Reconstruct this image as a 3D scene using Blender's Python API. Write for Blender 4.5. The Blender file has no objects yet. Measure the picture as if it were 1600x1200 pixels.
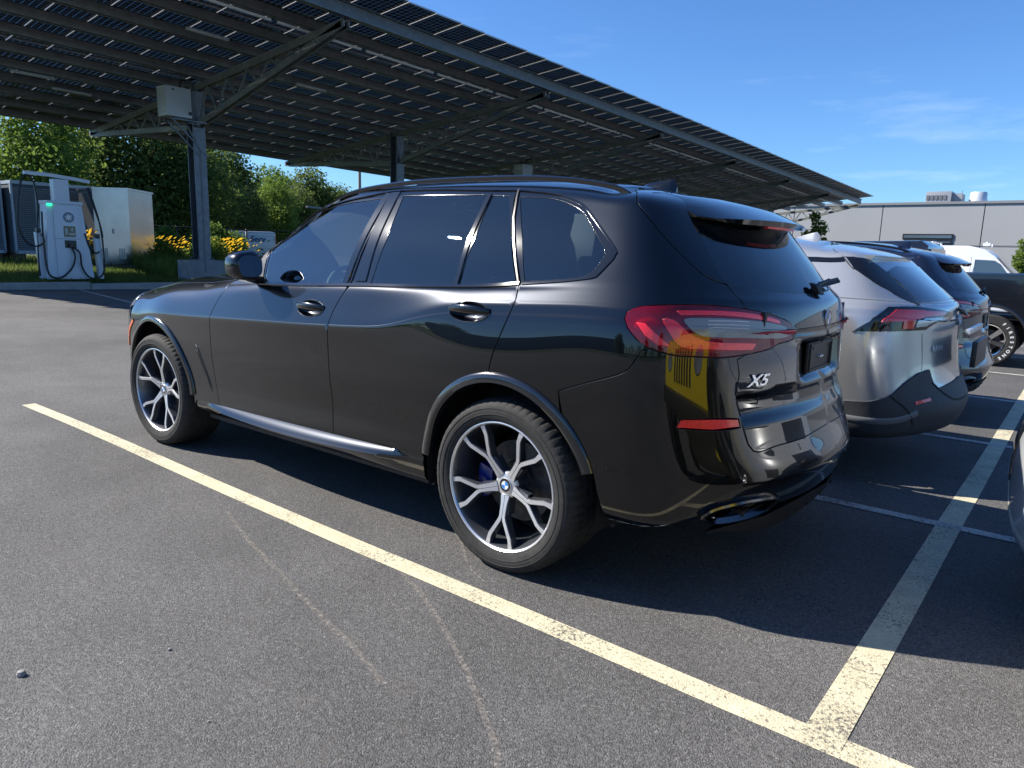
import bpy, bmesh, math, random
import numpy as np
from mathutils import Vector, Matrix
from mathutils.geometry import delaunay_2d_cdt
random.seed(7); rng=np.random.default_rng(7)
SC=bpy.context.scene; COL=SC.collection; D=bpy.data; PI=math.pi; R_=math.radians
# ------------------------------------------------------------- camera
cf,cyaw,cpit,croll=1126.10,-.9025,-.1805,.0271
CAMLOC=Vector((-1.8289,3.2325,1.346))
Fv=Vector((math.cos(cyaw)*math.cos(cpit),math.sin(cyaw)*math.cos(cpit),math.sin(cpit)))
Rv=Fv.cross(Vector((0,0,1))).normalized();Uv=Rv.cross(Fv)
R2=Rv*math.cos(croll)+Uv*math.sin(croll);U2=-Rv*math.sin(croll)+Uv*math.cos(croll)
cam=D.cameras.new('camera');cam.sensor_width=36;cam.lens=36*cf/1600;cam.clip_start=.05;cam.clip_end=3000
co=D.objects.new('camera',cam);COL.objects.link(co)
m=Matrix((R2,U2,-Fv)).transposed().to_4x4();m.translation=CAMLOC;co.matrix_world=m
SC.camera=co
# ------------------------------------------------------------- light
SUN_AZ,SUN_EL=R_(25.5),R_(39.5)
wd=D.worlds.new('World');SC.world=wd;wd.use_nodes=True;wn=wd.node_tree.nodes;wl=wd.node_tree.links
wn.clear();sky=wn.new('ShaderNodeTexSky');sky.sky_type='NISHITA';sky.sun_disc=False
sky.sun_elevation=SUN_EL;sky.sun_rotation=PI/2-SUN_AZ
sky.air_density=1.0;sky.dust_density=.15;sky.ozone_density=4.0;sky.altitude=30
bg=wn.new('ShaderNodeBackground');bg.inputs[1].default_value=.09
wo=wn.new('ShaderNodeOutputWorld')
# thin cirrus clouds mixed into the sky low above the horizon
tc=wn.new('ShaderNodeTexCoord');mp=wn.new('ShaderNodeMapping');mp.inputs['Scale'].default_value=(1.2,1.2,7)
nz=wn.new('ShaderNodeTexNoise');nz.inputs['Scale'].default_value=2.6;nz.inputs['Detail'].default_value=8;nz.inputs['Roughness'].default_value=.62
cr=wn.new('ShaderNodeMapRange');cr.inputs[1].default_value=.56;cr.inputs[2].default_value=.80;cr.inputs[4].default_value=.22
sx=wn.new('ShaderNodeSeparateXYZ');zr=wn.new('ShaderNodeMapRange');zr.inputs[1].default_value=.38;zr.inputs[2].default_value=.08
mu=wn.new('ShaderNodeMath');mu.operation='MULTIPLY';mx=wn.new('ShaderNodeMixRGB');mx.inputs[2].default_value=(8.5,9.3,10.3,1)
wl.new(tc.outputs['Generated'],mp.inputs[0]);wl.new(mp.outputs[0],nz.inputs[0]);wl.new(nz.outputs[0],cr.inputs[0])
wl.new(tc.outputs['Generated'],sx.inputs[0]);wl.new(sx.outputs[2],zr.inputs[0]);wl.new(cr.outputs[0],mu.inputs[0]);wl.new(zr.outputs[0],mu.inputs[1])
tn=wn.new('ShaderNodeMixRGB');tn.blend_type='MULTIPLY';tn.inputs[0].default_value=1;tn.inputs[2].default_value=(.50,.73,1.0,1);wl.new(sky.outputs[0],tn.inputs[1]);wl.new(mu.outputs[0],mx.inputs[0]);wl.new(tn.outputs[0],mx.inputs[1]);wl.new(mx.outputs[0],bg.inputs[0]);wl.new(bg.outputs[0],wo.inputs[0])
sl=D.lights.new('sun','SUN');sl.energy=4.8;sl.angle=R_(.53);sl.color=(1,.945,.86)
so=D.objects.new('sun',sl);COL.objects.link(so)
sd=Vector((math.cos(SUN_AZ)*math.cos(SUN_EL),math.sin(SUN_AZ)*math.cos(SUN_EL),math.sin(SUN_EL)))
so.rotation_euler=sd.to_track_quat('Z','Y').to_euler();so.location=sd*60
SC.view_settings.view_transform='Standard';SC.view_settings.look='None';SC.view_settings.exposure=1.0;SC.view_settings.gamma=1
SC.view_settings.use_curve_mapping=False
SC.render.engine='CYCLES';SC.cycles.max_bounces=10;SC.cycles.transparent_max_bounces=16;SC.cycles.glossy_bounces=5;SC.cycles.diffuse_bounces=3
SC.cycles.caustics_reflective=False;SC.cycles.caustics_refractive=False;SC.cycles.use_denoising=True
# ------------------------------------------------------------- materials
MATS={}
def mat(name,col,rough=.5,metal=0,coat=0,spec=.5,nscale=0,namt=.0,bump=0,bscale=50,emit=None,trans=0,alpha=1,coatr=.03,detail=6):
    if name in MATS:return MATS[name]
    m=D.materials.new(name);m.use_nodes=True;nt=m.node_tree;b=nt.nodes['Principled BSDF']
    b.inputs['Base Color'].default_value=(*col,1);b.inputs['Roughness'].default_value=rough;b.inputs['Metallic'].default_value=metal
    b.inputs['Coat Weight'].default_value=coat;b.inputs['Coat Roughness'].default_value=coatr;b.inputs['Specular IOR Level'].default_value=spec
    b.inputs['Transmission Weight'].default_value=trans;b.inputs['Alpha'].default_value=alpha
    if emit:b.inputs['Emission Color'].default_value=(*emit[:3],1);b.inputs['Emission Strength'].default_value=emit[3]
    if nscale:
        t=nt.nodes.new('ShaderNodeTexCoord');n=nt.nodes.new('ShaderNodeTexNoise');n.inputs['Scale'].default_value=nscale;n.inputs['Detail'].default_value=detail
        r=nt.nodes.new('ShaderNodeMapRange');r.inputs[1].default_value=.3;r.inputs[2].default_value=.7;r.inputs[3].default_value=1-namt;r.inputs[4].default_value=1+namt
        x=nt.nodes.new('ShaderNodeMixRGB');x.blend_type='MULTIPLY';x.inputs[0].default_value=1;x.inputs[1].default_value=(*col,1)
        nt.links.new(t.outputs['Object'],n.inputs[0]);nt.links.new(n.outputs[0],r.inputs[0]);nt.links.new(r.outputs[0],x.inputs[2]);nt.links.new(x.outputs[0],b.inputs['Base Color'])
    if bump:
        t=nt.nodes.new('ShaderNodeTexCoord');n=nt.nodes.new('ShaderNodeTexNoise');n.inputs['Scale'].default_value=bscale;n.inputs['Detail'].default_value=5
        bb=nt.nodes.new('ShaderNodeBump');bb.inputs['Strength'].default_value=bump;bb.inputs['Distance'].default_value=.01
        nt.links.new(t.outputs['Object'],n.inputs[0]);nt.links.new(n.outputs[0],bb.inputs['Height']);nt.links.new(bb.outputs[0],b.inputs['Normal'])
    MATS[name]=m;return m
def glassmat(name,tint,refl=1.0,rough=.0,ior=1.5,body=None,bodyw=0):
    """thin tinted pane : tinted see-through + Fresnel mirror (+ a little body colour)"""
    m=D.materials.new(name);m.use_nodes=True;nt=m.node_tree;nt.nodes.clear()
    o=nt.nodes.new('ShaderNodeOutputMaterial');tr=nt.nodes.new('ShaderNodeBsdfTransparent');tr.inputs[0].default_value=(*tint,1)
    g=nt.nodes.new('ShaderNodeBsdfGlossy');g.inputs['Roughness'].default_value=rough;g.inputs[0].default_value=(refl,refl,refl,1)
    f=nt.nodes.new('ShaderNodeFresnel');f.inputs[0].default_value=ior;mx=nt.nodes.new('ShaderNodeMixShader')
    base=tr.outputs[0]
    if body:
        df=nt.nodes.new('ShaderNodeBsdfDiffuse');df.inputs[0].default_value=(*body,1);m2=nt.nodes.new('ShaderNodeMixShader');m2.inputs[0].default_value=bodyw
        nt.links.new(tr.outputs[0],m2.inputs[1]);nt.links.new(df.outputs[0],m2.inputs[2]);base=m2.outputs[0]
    nt.links.new(f.outputs[0],mx.inputs[0]);nt.links.new(base,mx.inputs[1]);nt.links.new(g.outputs[0],mx.inputs[2]);nt.links.new(mx.outputs[0],o.inputs[0])
    MATS[name]=m;return m
# ------------------------------------------------------------- objects
def tag(o,label=None,cat=None,group=None,kind=None):
    if label:o['label']=label
    if cat:o['category']=cat
    if group:o['group']=group
    if kind:o['kind']=kind
    return o
def empty(name,loc=(0,0,0),rz=0,parent=None):
    o=D.objects.new(name,None);o.location=loc;o.rotation_euler=(0,0,rz);o.empty_display_size=.1
    COL.objects.link(o)
    if parent:o.parent=parent
    return o
def link(name,me,parent=None,m=None):
    o=D.objects.new(name,me);COL.objects.link(o)
    if parent:o.parent=parent
    if m is not None:
        for q in (m if isinstance(m,(list,tuple)) else [m]):me.materials.append(q)
    return o
class MB:
    """collects simple shapes into one mesh"""
    def __init__(s):s.v=[];s.f=[];s.mi=[];s.sm=[]
    def add(s,v,f,mi=0,sm=False):
        n=len(s.v);s.v+=[tuple(map(float,p)) for p in v];s.f+=[tuple(i+n for i in q) for q in f];s.mi+=[mi]*len(f);s.sm+=[sm]*len(f);return s
    def box(s,a,b,mi=0,bev=0):
        x0,y0,z0=[min(a[i],b[i]) for i in range(3)];x1,y1,z1=[max(a[i],b[i]) for i in range(3)]
        v=[(x0,y0,z0),(x1,y0,z0),(x1,y1,z0),(x0,y1,z0),(x0,y0,z1),(x1,y0,z1),(x1,y1,z1),(x0,y1,z1)]
        return s.add(v,[(3,2,1,0),(4,5,6,7),(0,1,5,4),(1,2,6,5),(2,3,7,6),(3,0,4,7)],mi)
    def obox(s,c,ax,ay,az,mi=0):
        """oriented box : centre and three half-axis vectors"""
        c,ax,ay,az=map(Vector,(c,ax,ay,az))
        v=[c+i*ax+j*ay+k*az for k in(-1,1) for (i,j) in((-1,-1),(1,-1),(1,1),(-1,1))]
        return s.add(v,[(3,2,1,0),(4,5,6,7),(0,1,5,4),(1,2,6,5),(2,3,7,6),(3,0,4,7)],mi)
    def beam(s,a,b,w,h,up=(0,0,1),mi=0):
        a,b=Vector(a),Vector(b);d=(b-a);L=d.length;d.normalize();u=Vector(up);sv=d.cross(u).normalized();u=sv.cross(d)
        return s.obox((a+b)/2,d*L/2,sv*w/2,u*h/2,mi)
    def tube(s,pts,r,n=8,mi=0,closed=False,cap=True):
        P=[Vector(p) for p in pts];k=len(P);rs=r if isinstance(r,(list,tuple)) else [r]*k
        V=[];up=None
        for i,p in enumerate(P):
            a=P[(i-1)%k] if (i>0 or closed) else p;b=P[(i+1)%k] if (i<k-1 or closed) else p
            d=(b-a).normalized()
            if up is None:
                up=Vector((0,0,1)) if abs(d.z)<.9 else Vector((1,0,0))
            sx_=d.cross(up).normalized();up=sx_.cross(d)
            for j in range(n):
                t=2*PI*j/n;V.append(p+(sx_*math.cos(t)+up*math.sin(t))*rs[i])
        F=[]
        for i in range(k if closed else k-1):
            for j in range(n):
                a=i*n+j;b=i*n+(j+1)%n;c=((i+1)%k)*n+(j+1)%n;d_=((i+1)%k)*n+j;F.append((a,b,c,d_))
        s.add(V,F,mi,True)
        if cap and not closed:
            s.add(V[:n],[tuple(range(n))[::-1]],mi);s.add(V[-n:],[tuple(range(n))],mi)
        return s
    def lathe(s,prof,c=(0,0,0),axis='z',n=32,mi=0,sm=True,arc=None):
        """prof: (r,h) list; revolve about axis through c"""
        a0,a1=arc or (0,2*PI);full=arc is None;m_=n if full else n+1
        V=[]
        for i in range(m_):
            t=a0+(a1-a0)*i/n;ct,st=math.cos(t),math.sin(t)
            for r,h in prof:
                if axis=='z':V.append((c[0]+r*ct,c[1]+r*st,c[2]+h))
                elif axis=='y':V.append((c[0]+r*ct,c[1]+h,c[2]+r*st))
                else:V.append((c[0]+h,c[1]+r*ct,c[2]+r*st))
        k=len(prof);F=[]
        for i in range(n):
            for j in range(k-1):
                a=i*k+j;b=((i+1)%m_)*k+j;F.append((a,b,b+1,a+1) if axis!='y' else (a,a+1,b+1,b))
        return s.add(V,F,mi,sm)
    def prism(s,poly,h0,h1,plane='xy',mi=0,sm=False):
        n=len(poly)
        def q(a,b,h):return (a,b,h) if plane=='xy' else ((a,h,b) if plane=='xz' else (h,a,b))
        V=[q(a,b,h0) for a,b in poly]+[q(a,b,h1) for a,b in poly]
        F=[tuple(range(n))[::-1],tuple(range(n,2*n))]+[(i,(i+1)%n,n+(i+1)%n,n+i) for i in range(n)]
        return s.add(V,F,mi,sm)
    def build(s,name,m,parent=None,smooth=None,bevel=0,recalc=True,angle=40):
        me=D.meshes.new(name);me.from_pydata(s.v,[],s.f);
        me.polygons.foreach_set('material_index',s.mi)
        if smooth is None:me.polygons.foreach_set('use_smooth',s.sm)
        else:me.polygons.foreach_set('use_smooth',[smooth]*len(s.f))
        if recalc or bevel:
            bm=bmesh.new();bm.from_mesh(me)
            bmesh.ops.remove_doubles(bm,verts=bm.verts,dist=1e-5);bmesh.ops.delete(bm,geom=[v for v in bm.verts if not v.link_faces],context='VERTS')
            if bevel:
                bm.normal_update()
                ed=[e for e in bm.edges if len(e.link_faces)==2 and e.calc_face_angle(0)>.6]
                bmesh.ops.bevel(bm,geom=ed,offset=bevel,segments=2,affect='EDGES',profile=.7)
                for f in bm.faces:f.smooth=True
            bmesh.ops.recalc_face_normals(bm,faces=bm.faces)
            for e in bm.edges:
                if len(e.link_faces)==2 and e.calc_face_angle(0)>R_(angle):e.smooth=False
            bm.to_mesh(me);bm.free()
        me.update()
        return link(name,me,parent,m)
# ---- body sheet of the dark car : tensor B-spline net -------------------
XS=[-.15,.1,.3,.5,.7,.9,1.15,1.4,1.7,1.95,2.2,2.45,2.7,2.95,3.2]
KX=[-.35,.1,.3,.5,.7,.9,1.15,1.4,1.95,2.45,2.95,3.2]
def K(*v):return list(v)
# rows: z keys, y keys
CZ=K(1.120,1.100,1.088,1.050,1.000,.980,.966,.955,.935,.915,.900,.880)
CY=K(.968,.978,.984,.990,.993,.994,.995,.996,.995,.992,.985,.955)
CD=[.036,.034,.030,.025,.020,.017,.016,.016,.016,.016,.016,.016]
def off(a,d):return [q+d for q in a]
RZ=[K(.30,.26,.245,.24,.24,.24,.24,.24,.24,.24,.26,.28),
 K(.345,.30,.295,.29,.29,.29,.29,.29,.30,.31,.30,.30),
 K(.430,.43,.43,.43,.425,.42,.41,.40,.375,.365,.38,.40),
 K(.53,.53,.53,.53,.53,.53,.52,.51,.50,.49,.50,.50),
 K(.70,.70,.70,.70,.70,.70,.70,.69,.68,.68,.69,.69),
 K(.93,.92,.92,.90,.86,.85,.845,.84,.83,.81,.80,.79),
 [z-d for z,d in zip(CZ,CD)],CZ,[z+d for z,d in zip(CZ,CD)],
 K(1.172,1.152,1.145,1.12,1.085,1.07,1.06,1.05,1.035,1.005,.985,.96),
 K(1.212,1.195,1.185,1.175,1.16,1.155,1.145,1.14,1.12,1.075,1.045,1.01)]
RY=[K(.80,.84,.84,.84,.84,.84,.84,.84,.84,.84,.84,.84),
 K(.915,.93,.93,.925,.925,.925,.925,.925,.93,.935,.94,.92),
 K(.95,.970,.970,.968,.966,.965,.965,.965,.965,.965,.965,.945),
 K(.955,.975,.972,.966,.960,.958,.956,.955,.956,.962,.972,.955),
 K(.975,1.0,1.0,.996,.990,.986,.984,.983,.983,.985,.988,.965),
 K(.99,1.005,1.005,1.000,.996,.993,.992,.992,.991,.990,.988,.965),
 [y+d*.27 for y,d in zip(CY,CD)],CY,[y-d*.27 for y,d in zip(CY,CD)],
 K(.948,.957,.960,.962,.962,.962,.962,.962,.960,.955,.945,.92),
 K(.925,.928,.930,.932,.932,.932,.930,.928,.918,.90,.885,.86)]
# greenhouse rows (A net only) keys over xA stations
RZ+= [K(1.245,1.215,1.205,1.198,1.192,1.187,1.180,1.172,1.155,1.15,1.15,1.15),
 K(1.325,1.325,1.325,1.32,1.32,1.315,1.31,1.30,1.27,1.25,1.2,1.2),
 K(1.425,1.455,1.455,1.455,1.455,1.455,1.445,1.435,1.385,1.34,1.3,1.3),
 K(1.530,1.575,1.582,1.588,1.592,1.592,1.585,1.572,1.485,1.42,1.3,1.3),
 K(1.585,1.635,1.645,1.652,1.655,1.655,1.650,1.640,1.560,1.48,1.4,1.4),
 K(1.625,1.675,1.685,1.690,1.692,1.692,1.688,1.680,1.60,1.52,1.4,1.4),
 K(1.650,1.692,1.702,1.708,1.712,1.712,1.708,1.698,1.62,1.54,1.4,1.4)]
RY+= [K(.905,.908,.908,.908,.908,.908,.906,.902,.888,.87,.8,.8),
 K(.868,.862,.860,.858,.858,.858,.856,.852,.84,.82,.8,.8),
 K(.812,.790,.786,.784,.783,.783,.782,.780,.775,.75,.7,.7),
 K(.742,.702,.694,.690,.688,.688,.688,.688,.70,.66,.6,.6),
 K(.675,.632,.624,.620,.618,.618,.618,.620,.63,.58,.5,.5),
 K(.43,.40,.40,.40,.40,.40,.40,.40,.38,.32,.3,.3),
 K(0,0,0,0,0,0,0,0,0,0,0,0)]
# lean of upper rows: forward shift of x at stations (index in XS) for rows
REAR=[(-.97,.335),(-1.03,.375),(-1.06,.45),(-1.072,.545),(-1.02,.66),(-.985,.86),
 (-.978,1.062),(-.978,1.075),(-.976,1.088),(-.968,1.135),(-.952,1.18),(-.915,1.21),
 (-.845,1.29),(-.758,1.385),(-.675,1.475),(-.61,1.545),(-.47,1.60),(-.34,1.628)]
YF=[0,.27,.51,.70,.83,.915,.968,.993,1.]
XF=[0,.024,.10,.215,.330,.44,.555,.725,1.]
X8=[-.35]*14+[-.33,-.28,-.2,-.15]
def pchip(x,xk,yk):
    xk=np.array(xk,float);yk=np.array(yk,float);h=np.diff(xk);d=np.diff(yk)/h
    m=np.zeros(len(xk));m[0]=d[0];m[-1]=d[-1]
    for i in range(1,len(xk)-1):
        if d[i-1]*d[i]>0:
            w1=2*h[i]+h[i-1];w2=h[i]+2*h[i-1];m[i]=(w1+w2)/(w1/d[i-1]+w2/d[i])
    x=np.clip(x,xk[0],xk[-1]);i=np.clip(np.searchsorted(xk,x)-1,0,len(xk)-2)
    t=(x-xk[i])/h[i]
    return (2*t**3-3*t**2+1)*yk[i]+(t**3-2*t**2+t)*h[i]*m[i]+(-2*t**3+3*t**2)*yk[i+1]+(t**3-t**2)*h[i]*m[i+1]
def netA():
    n=len(RZ);P=np.zeros((9+12,n,3))
    for j in range(n):
        ys=RY[j][0];zs=RZ[j][0];xr,zr=REAR[j];x8=X8[j]
        for k in range(9):
            a=XF[k];
            P[k,j]=(xr+(x8-xr)*a, ys*YF[k], zr+(zs-zr)*(YF[k]**2.2 if j>13 else YF[k]**3))
        for i in range(12):
            x=XS[i];sh=0
            if j>13:
                sh=(x8+.35)*{0:.7,1:.4,2:.2,3:.1}.get(i,0)
            z=float(pchip(x,KX,RZ[j]));y=float(pchip(x,KX,RY[j]))
            xx=x+sh
            if j>=11:  # the pillar leans back: stations crowd towards the door
                zt=[0]*11+[0,.20,.42,.66,.80,.86,.90]
                w={6:.02,7:.08,8:.22,9:.40,10:.47,11:.50}.get(i,0)
                xx=x-w*zt[j]
                if i>=9: xx=XS[9]+(x-XS[9])*.45-w*zt[j]
            P[9+i,j]=(xx,y,z)
    return P
FRONT=[(3.70,.26),(3.80,.30),(3.84,.38),(3.855,.48),(3.86,.64),(3.85,.76),(3.83,.84),(3.825,.85),(3.82,.86),(3.79,.92),(3.72,.97)]
def netB():
    rows=11;ex=[(.80,.03),(.62,.06),(.40,.075),(.20,.085),(0,.088)] # bonnet rows : y, dz
    n=rows+len(ex);ST=XS[6:]
    FY=[.985,.94,.85,.70,.50,.26,0];FX=[.28,.50,.68,.82,.92,.98,1.]
    P=np.zeros((len(ST)+7,n,3))
    for j in range(n):
        for i,x in enumerate(ST):
            if j<rows:
                z=float(pchip(x,KX,RZ[j]));y=float(pchip(x,KX,RY[j]))
            else:
                yy,dz=ex[j-rows];xx=max(x,2.2)
                z=float(pchip(xx,KX,RZ[10]))+.025+dz;y=yy*float(pchip(x,[1.15,2.2,3.2],[1,1,.93]))
            P[i,j]=(x,y,z)
        for k in range(7):
            y0=P[len(ST)-1,j,1];z0=P[len(ST)-1,j,2]
            if j<rows: xf,zf=FRONT[j]
            else: xf,zf=[(3.66,.99),(3.60,1.0),(3.5,1.02),(3.45,1.03),(3.4,1.04)][j-rows]
            P[len(ST)+k,j]=(3.2+(xf-3.2)*FX[k],y0*FY[k],z0+(zf-z0)*FX[k])
    return P
def ghost(P,m0,m1):
    A=np.concatenate([P[1:2]*m0 if m0 is not None else 2*P[0:1]-P[1:2],P,P[-2:-1]*m1 if m1 is not None else 2*P[-1:]-P[-2:-1]])
    B=np.concatenate([2*A[:,0:1]-A[:,1:2],A,A[:,-2:-1]*np.array([1,-1,1])],1)
    return B
def bas(t):
    return np.stack([(1-t)**3/6,(3*t**3-6*t**2+4)/6,(-3*t**3+3*t**2+3*t+1)/6,t**3/6],-1)
def dbas(t):
    return np.stack([-(1-t)**2/2,(9*t**2-12*t)/6,(-9*t**2+6*t+3)/6,t**2/2],-1)
def ev(G,u,v,d=False):
    nu=G.shape[0]-3;nv=G.shape[1]-3
    u=np.clip(u,0,nu-1e-9);v=np.clip(v,0,nv-1e-9)
    i=np.floor(u).astype(int);j=np.floor(v).astype(int)
    a=bas(u-i);b=bas(v-j)
    N=G[i[:,None,None]+np.arange(4)[None,:,None],j[:,None,None]+np.arange(4)[None,None,:]]
    S=np.einsum('na,nb,nabc->nc',a,b,N)
    if not d:return S
    da=dbas(u-i);db=dbas(v-j)
    return S,np.einsum('na,nb,nabc->nc',da,b,N),np.einsum('na,nb,nabc->nc',a,db,N)
M=np.array([1,-1,1.])
def refine(P,m0,m1,n=2):
    T=P.copy();Q=P.copy();uu,vv=np.meshgrid(np.arange(P.shape[0]),np.arange(P.shape[1]),indexing='ij')
    for _ in range(n):
        S=ev(ghost(Q,m0,m1),uu.ravel().astype(float),vv.ravel().astype(float)).reshape(P.shape)
        Q=Q+.8*(T-S)
    return ghost(Q,m0,m1)
GA=refine(netA(),M,None);GB=refine(netB(),None,M)
def S(u,v,d=False):
    u=np.asarray(u,float);v=np.asarray(v,float)
    w=np.clip((u-17)/1.,0,1)*np.maximum(np.clip((10.4-v)/.8,0,1),np.clip(u-19,0,1))
    a=ev(GA,np.minimum(u,19.9),v,True);b=ev(GB,np.maximum(u-15,0),np.minimum(v,15),True)
    W=w[:,None]
    P=a[0]*(1-W)+b[0]*W
    if not d:return P
    U=a[1]*(1-W)+b[1]*W;V=a[2]*(1-W)+b[2]*W
    n=np.cross(V,U);n/=np.maximum(np.linalg.norm(n,axis=1,keepdims=True),1e-12)
    return P,n
_tu,_tv=np.meshgrid(np.linspace(0,30,361),np.linspace(0,17,205),indexing='ij')
_T=S(_tu.ravel(),_tv.ravel())
_ok=(_tv.ravel()<=10.5)|(_tu.ravel()<=19.0)|(_tu.ravel()>20)
def near(P,w=(1,1,1),ulo=0,uhi=30,vlo=0,vhi=17):
    P=np.atleast_2d(np.array(P,float));w=np.array(w,float)
    m=np.where(_ok&(_tu.ravel()>=ulo)&(_tu.ravel()<=uhi)&(_tv.ravel()>=vlo)&(_tv.ravel()<=vhi))[0];Tm=_T[m]
    out=[]
    for p in P:
        k=m[(((Tm-p)*w)**2).sum(1).argmin()]
        u,v=_tu.ravel()[k],_tv.ravel()[k];st=.02
        for _ in range(12):
            uu=np.clip(u+st*np.array([-1,0,1,-1,0,1,-1,0,1]),ulo,uhi);vv=np.clip(v+st*np.array([-1,-1,-1,0,0,0,1,1,1]),vlo,vhi)
            q=(((S(uu,vv)-p)*w)**2).sum(1);b=q.argmin();
            if b==4:st/=2
            u,v=uu[b],vv[b]
        out.append((u,v))
    return np.array(out)
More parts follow.
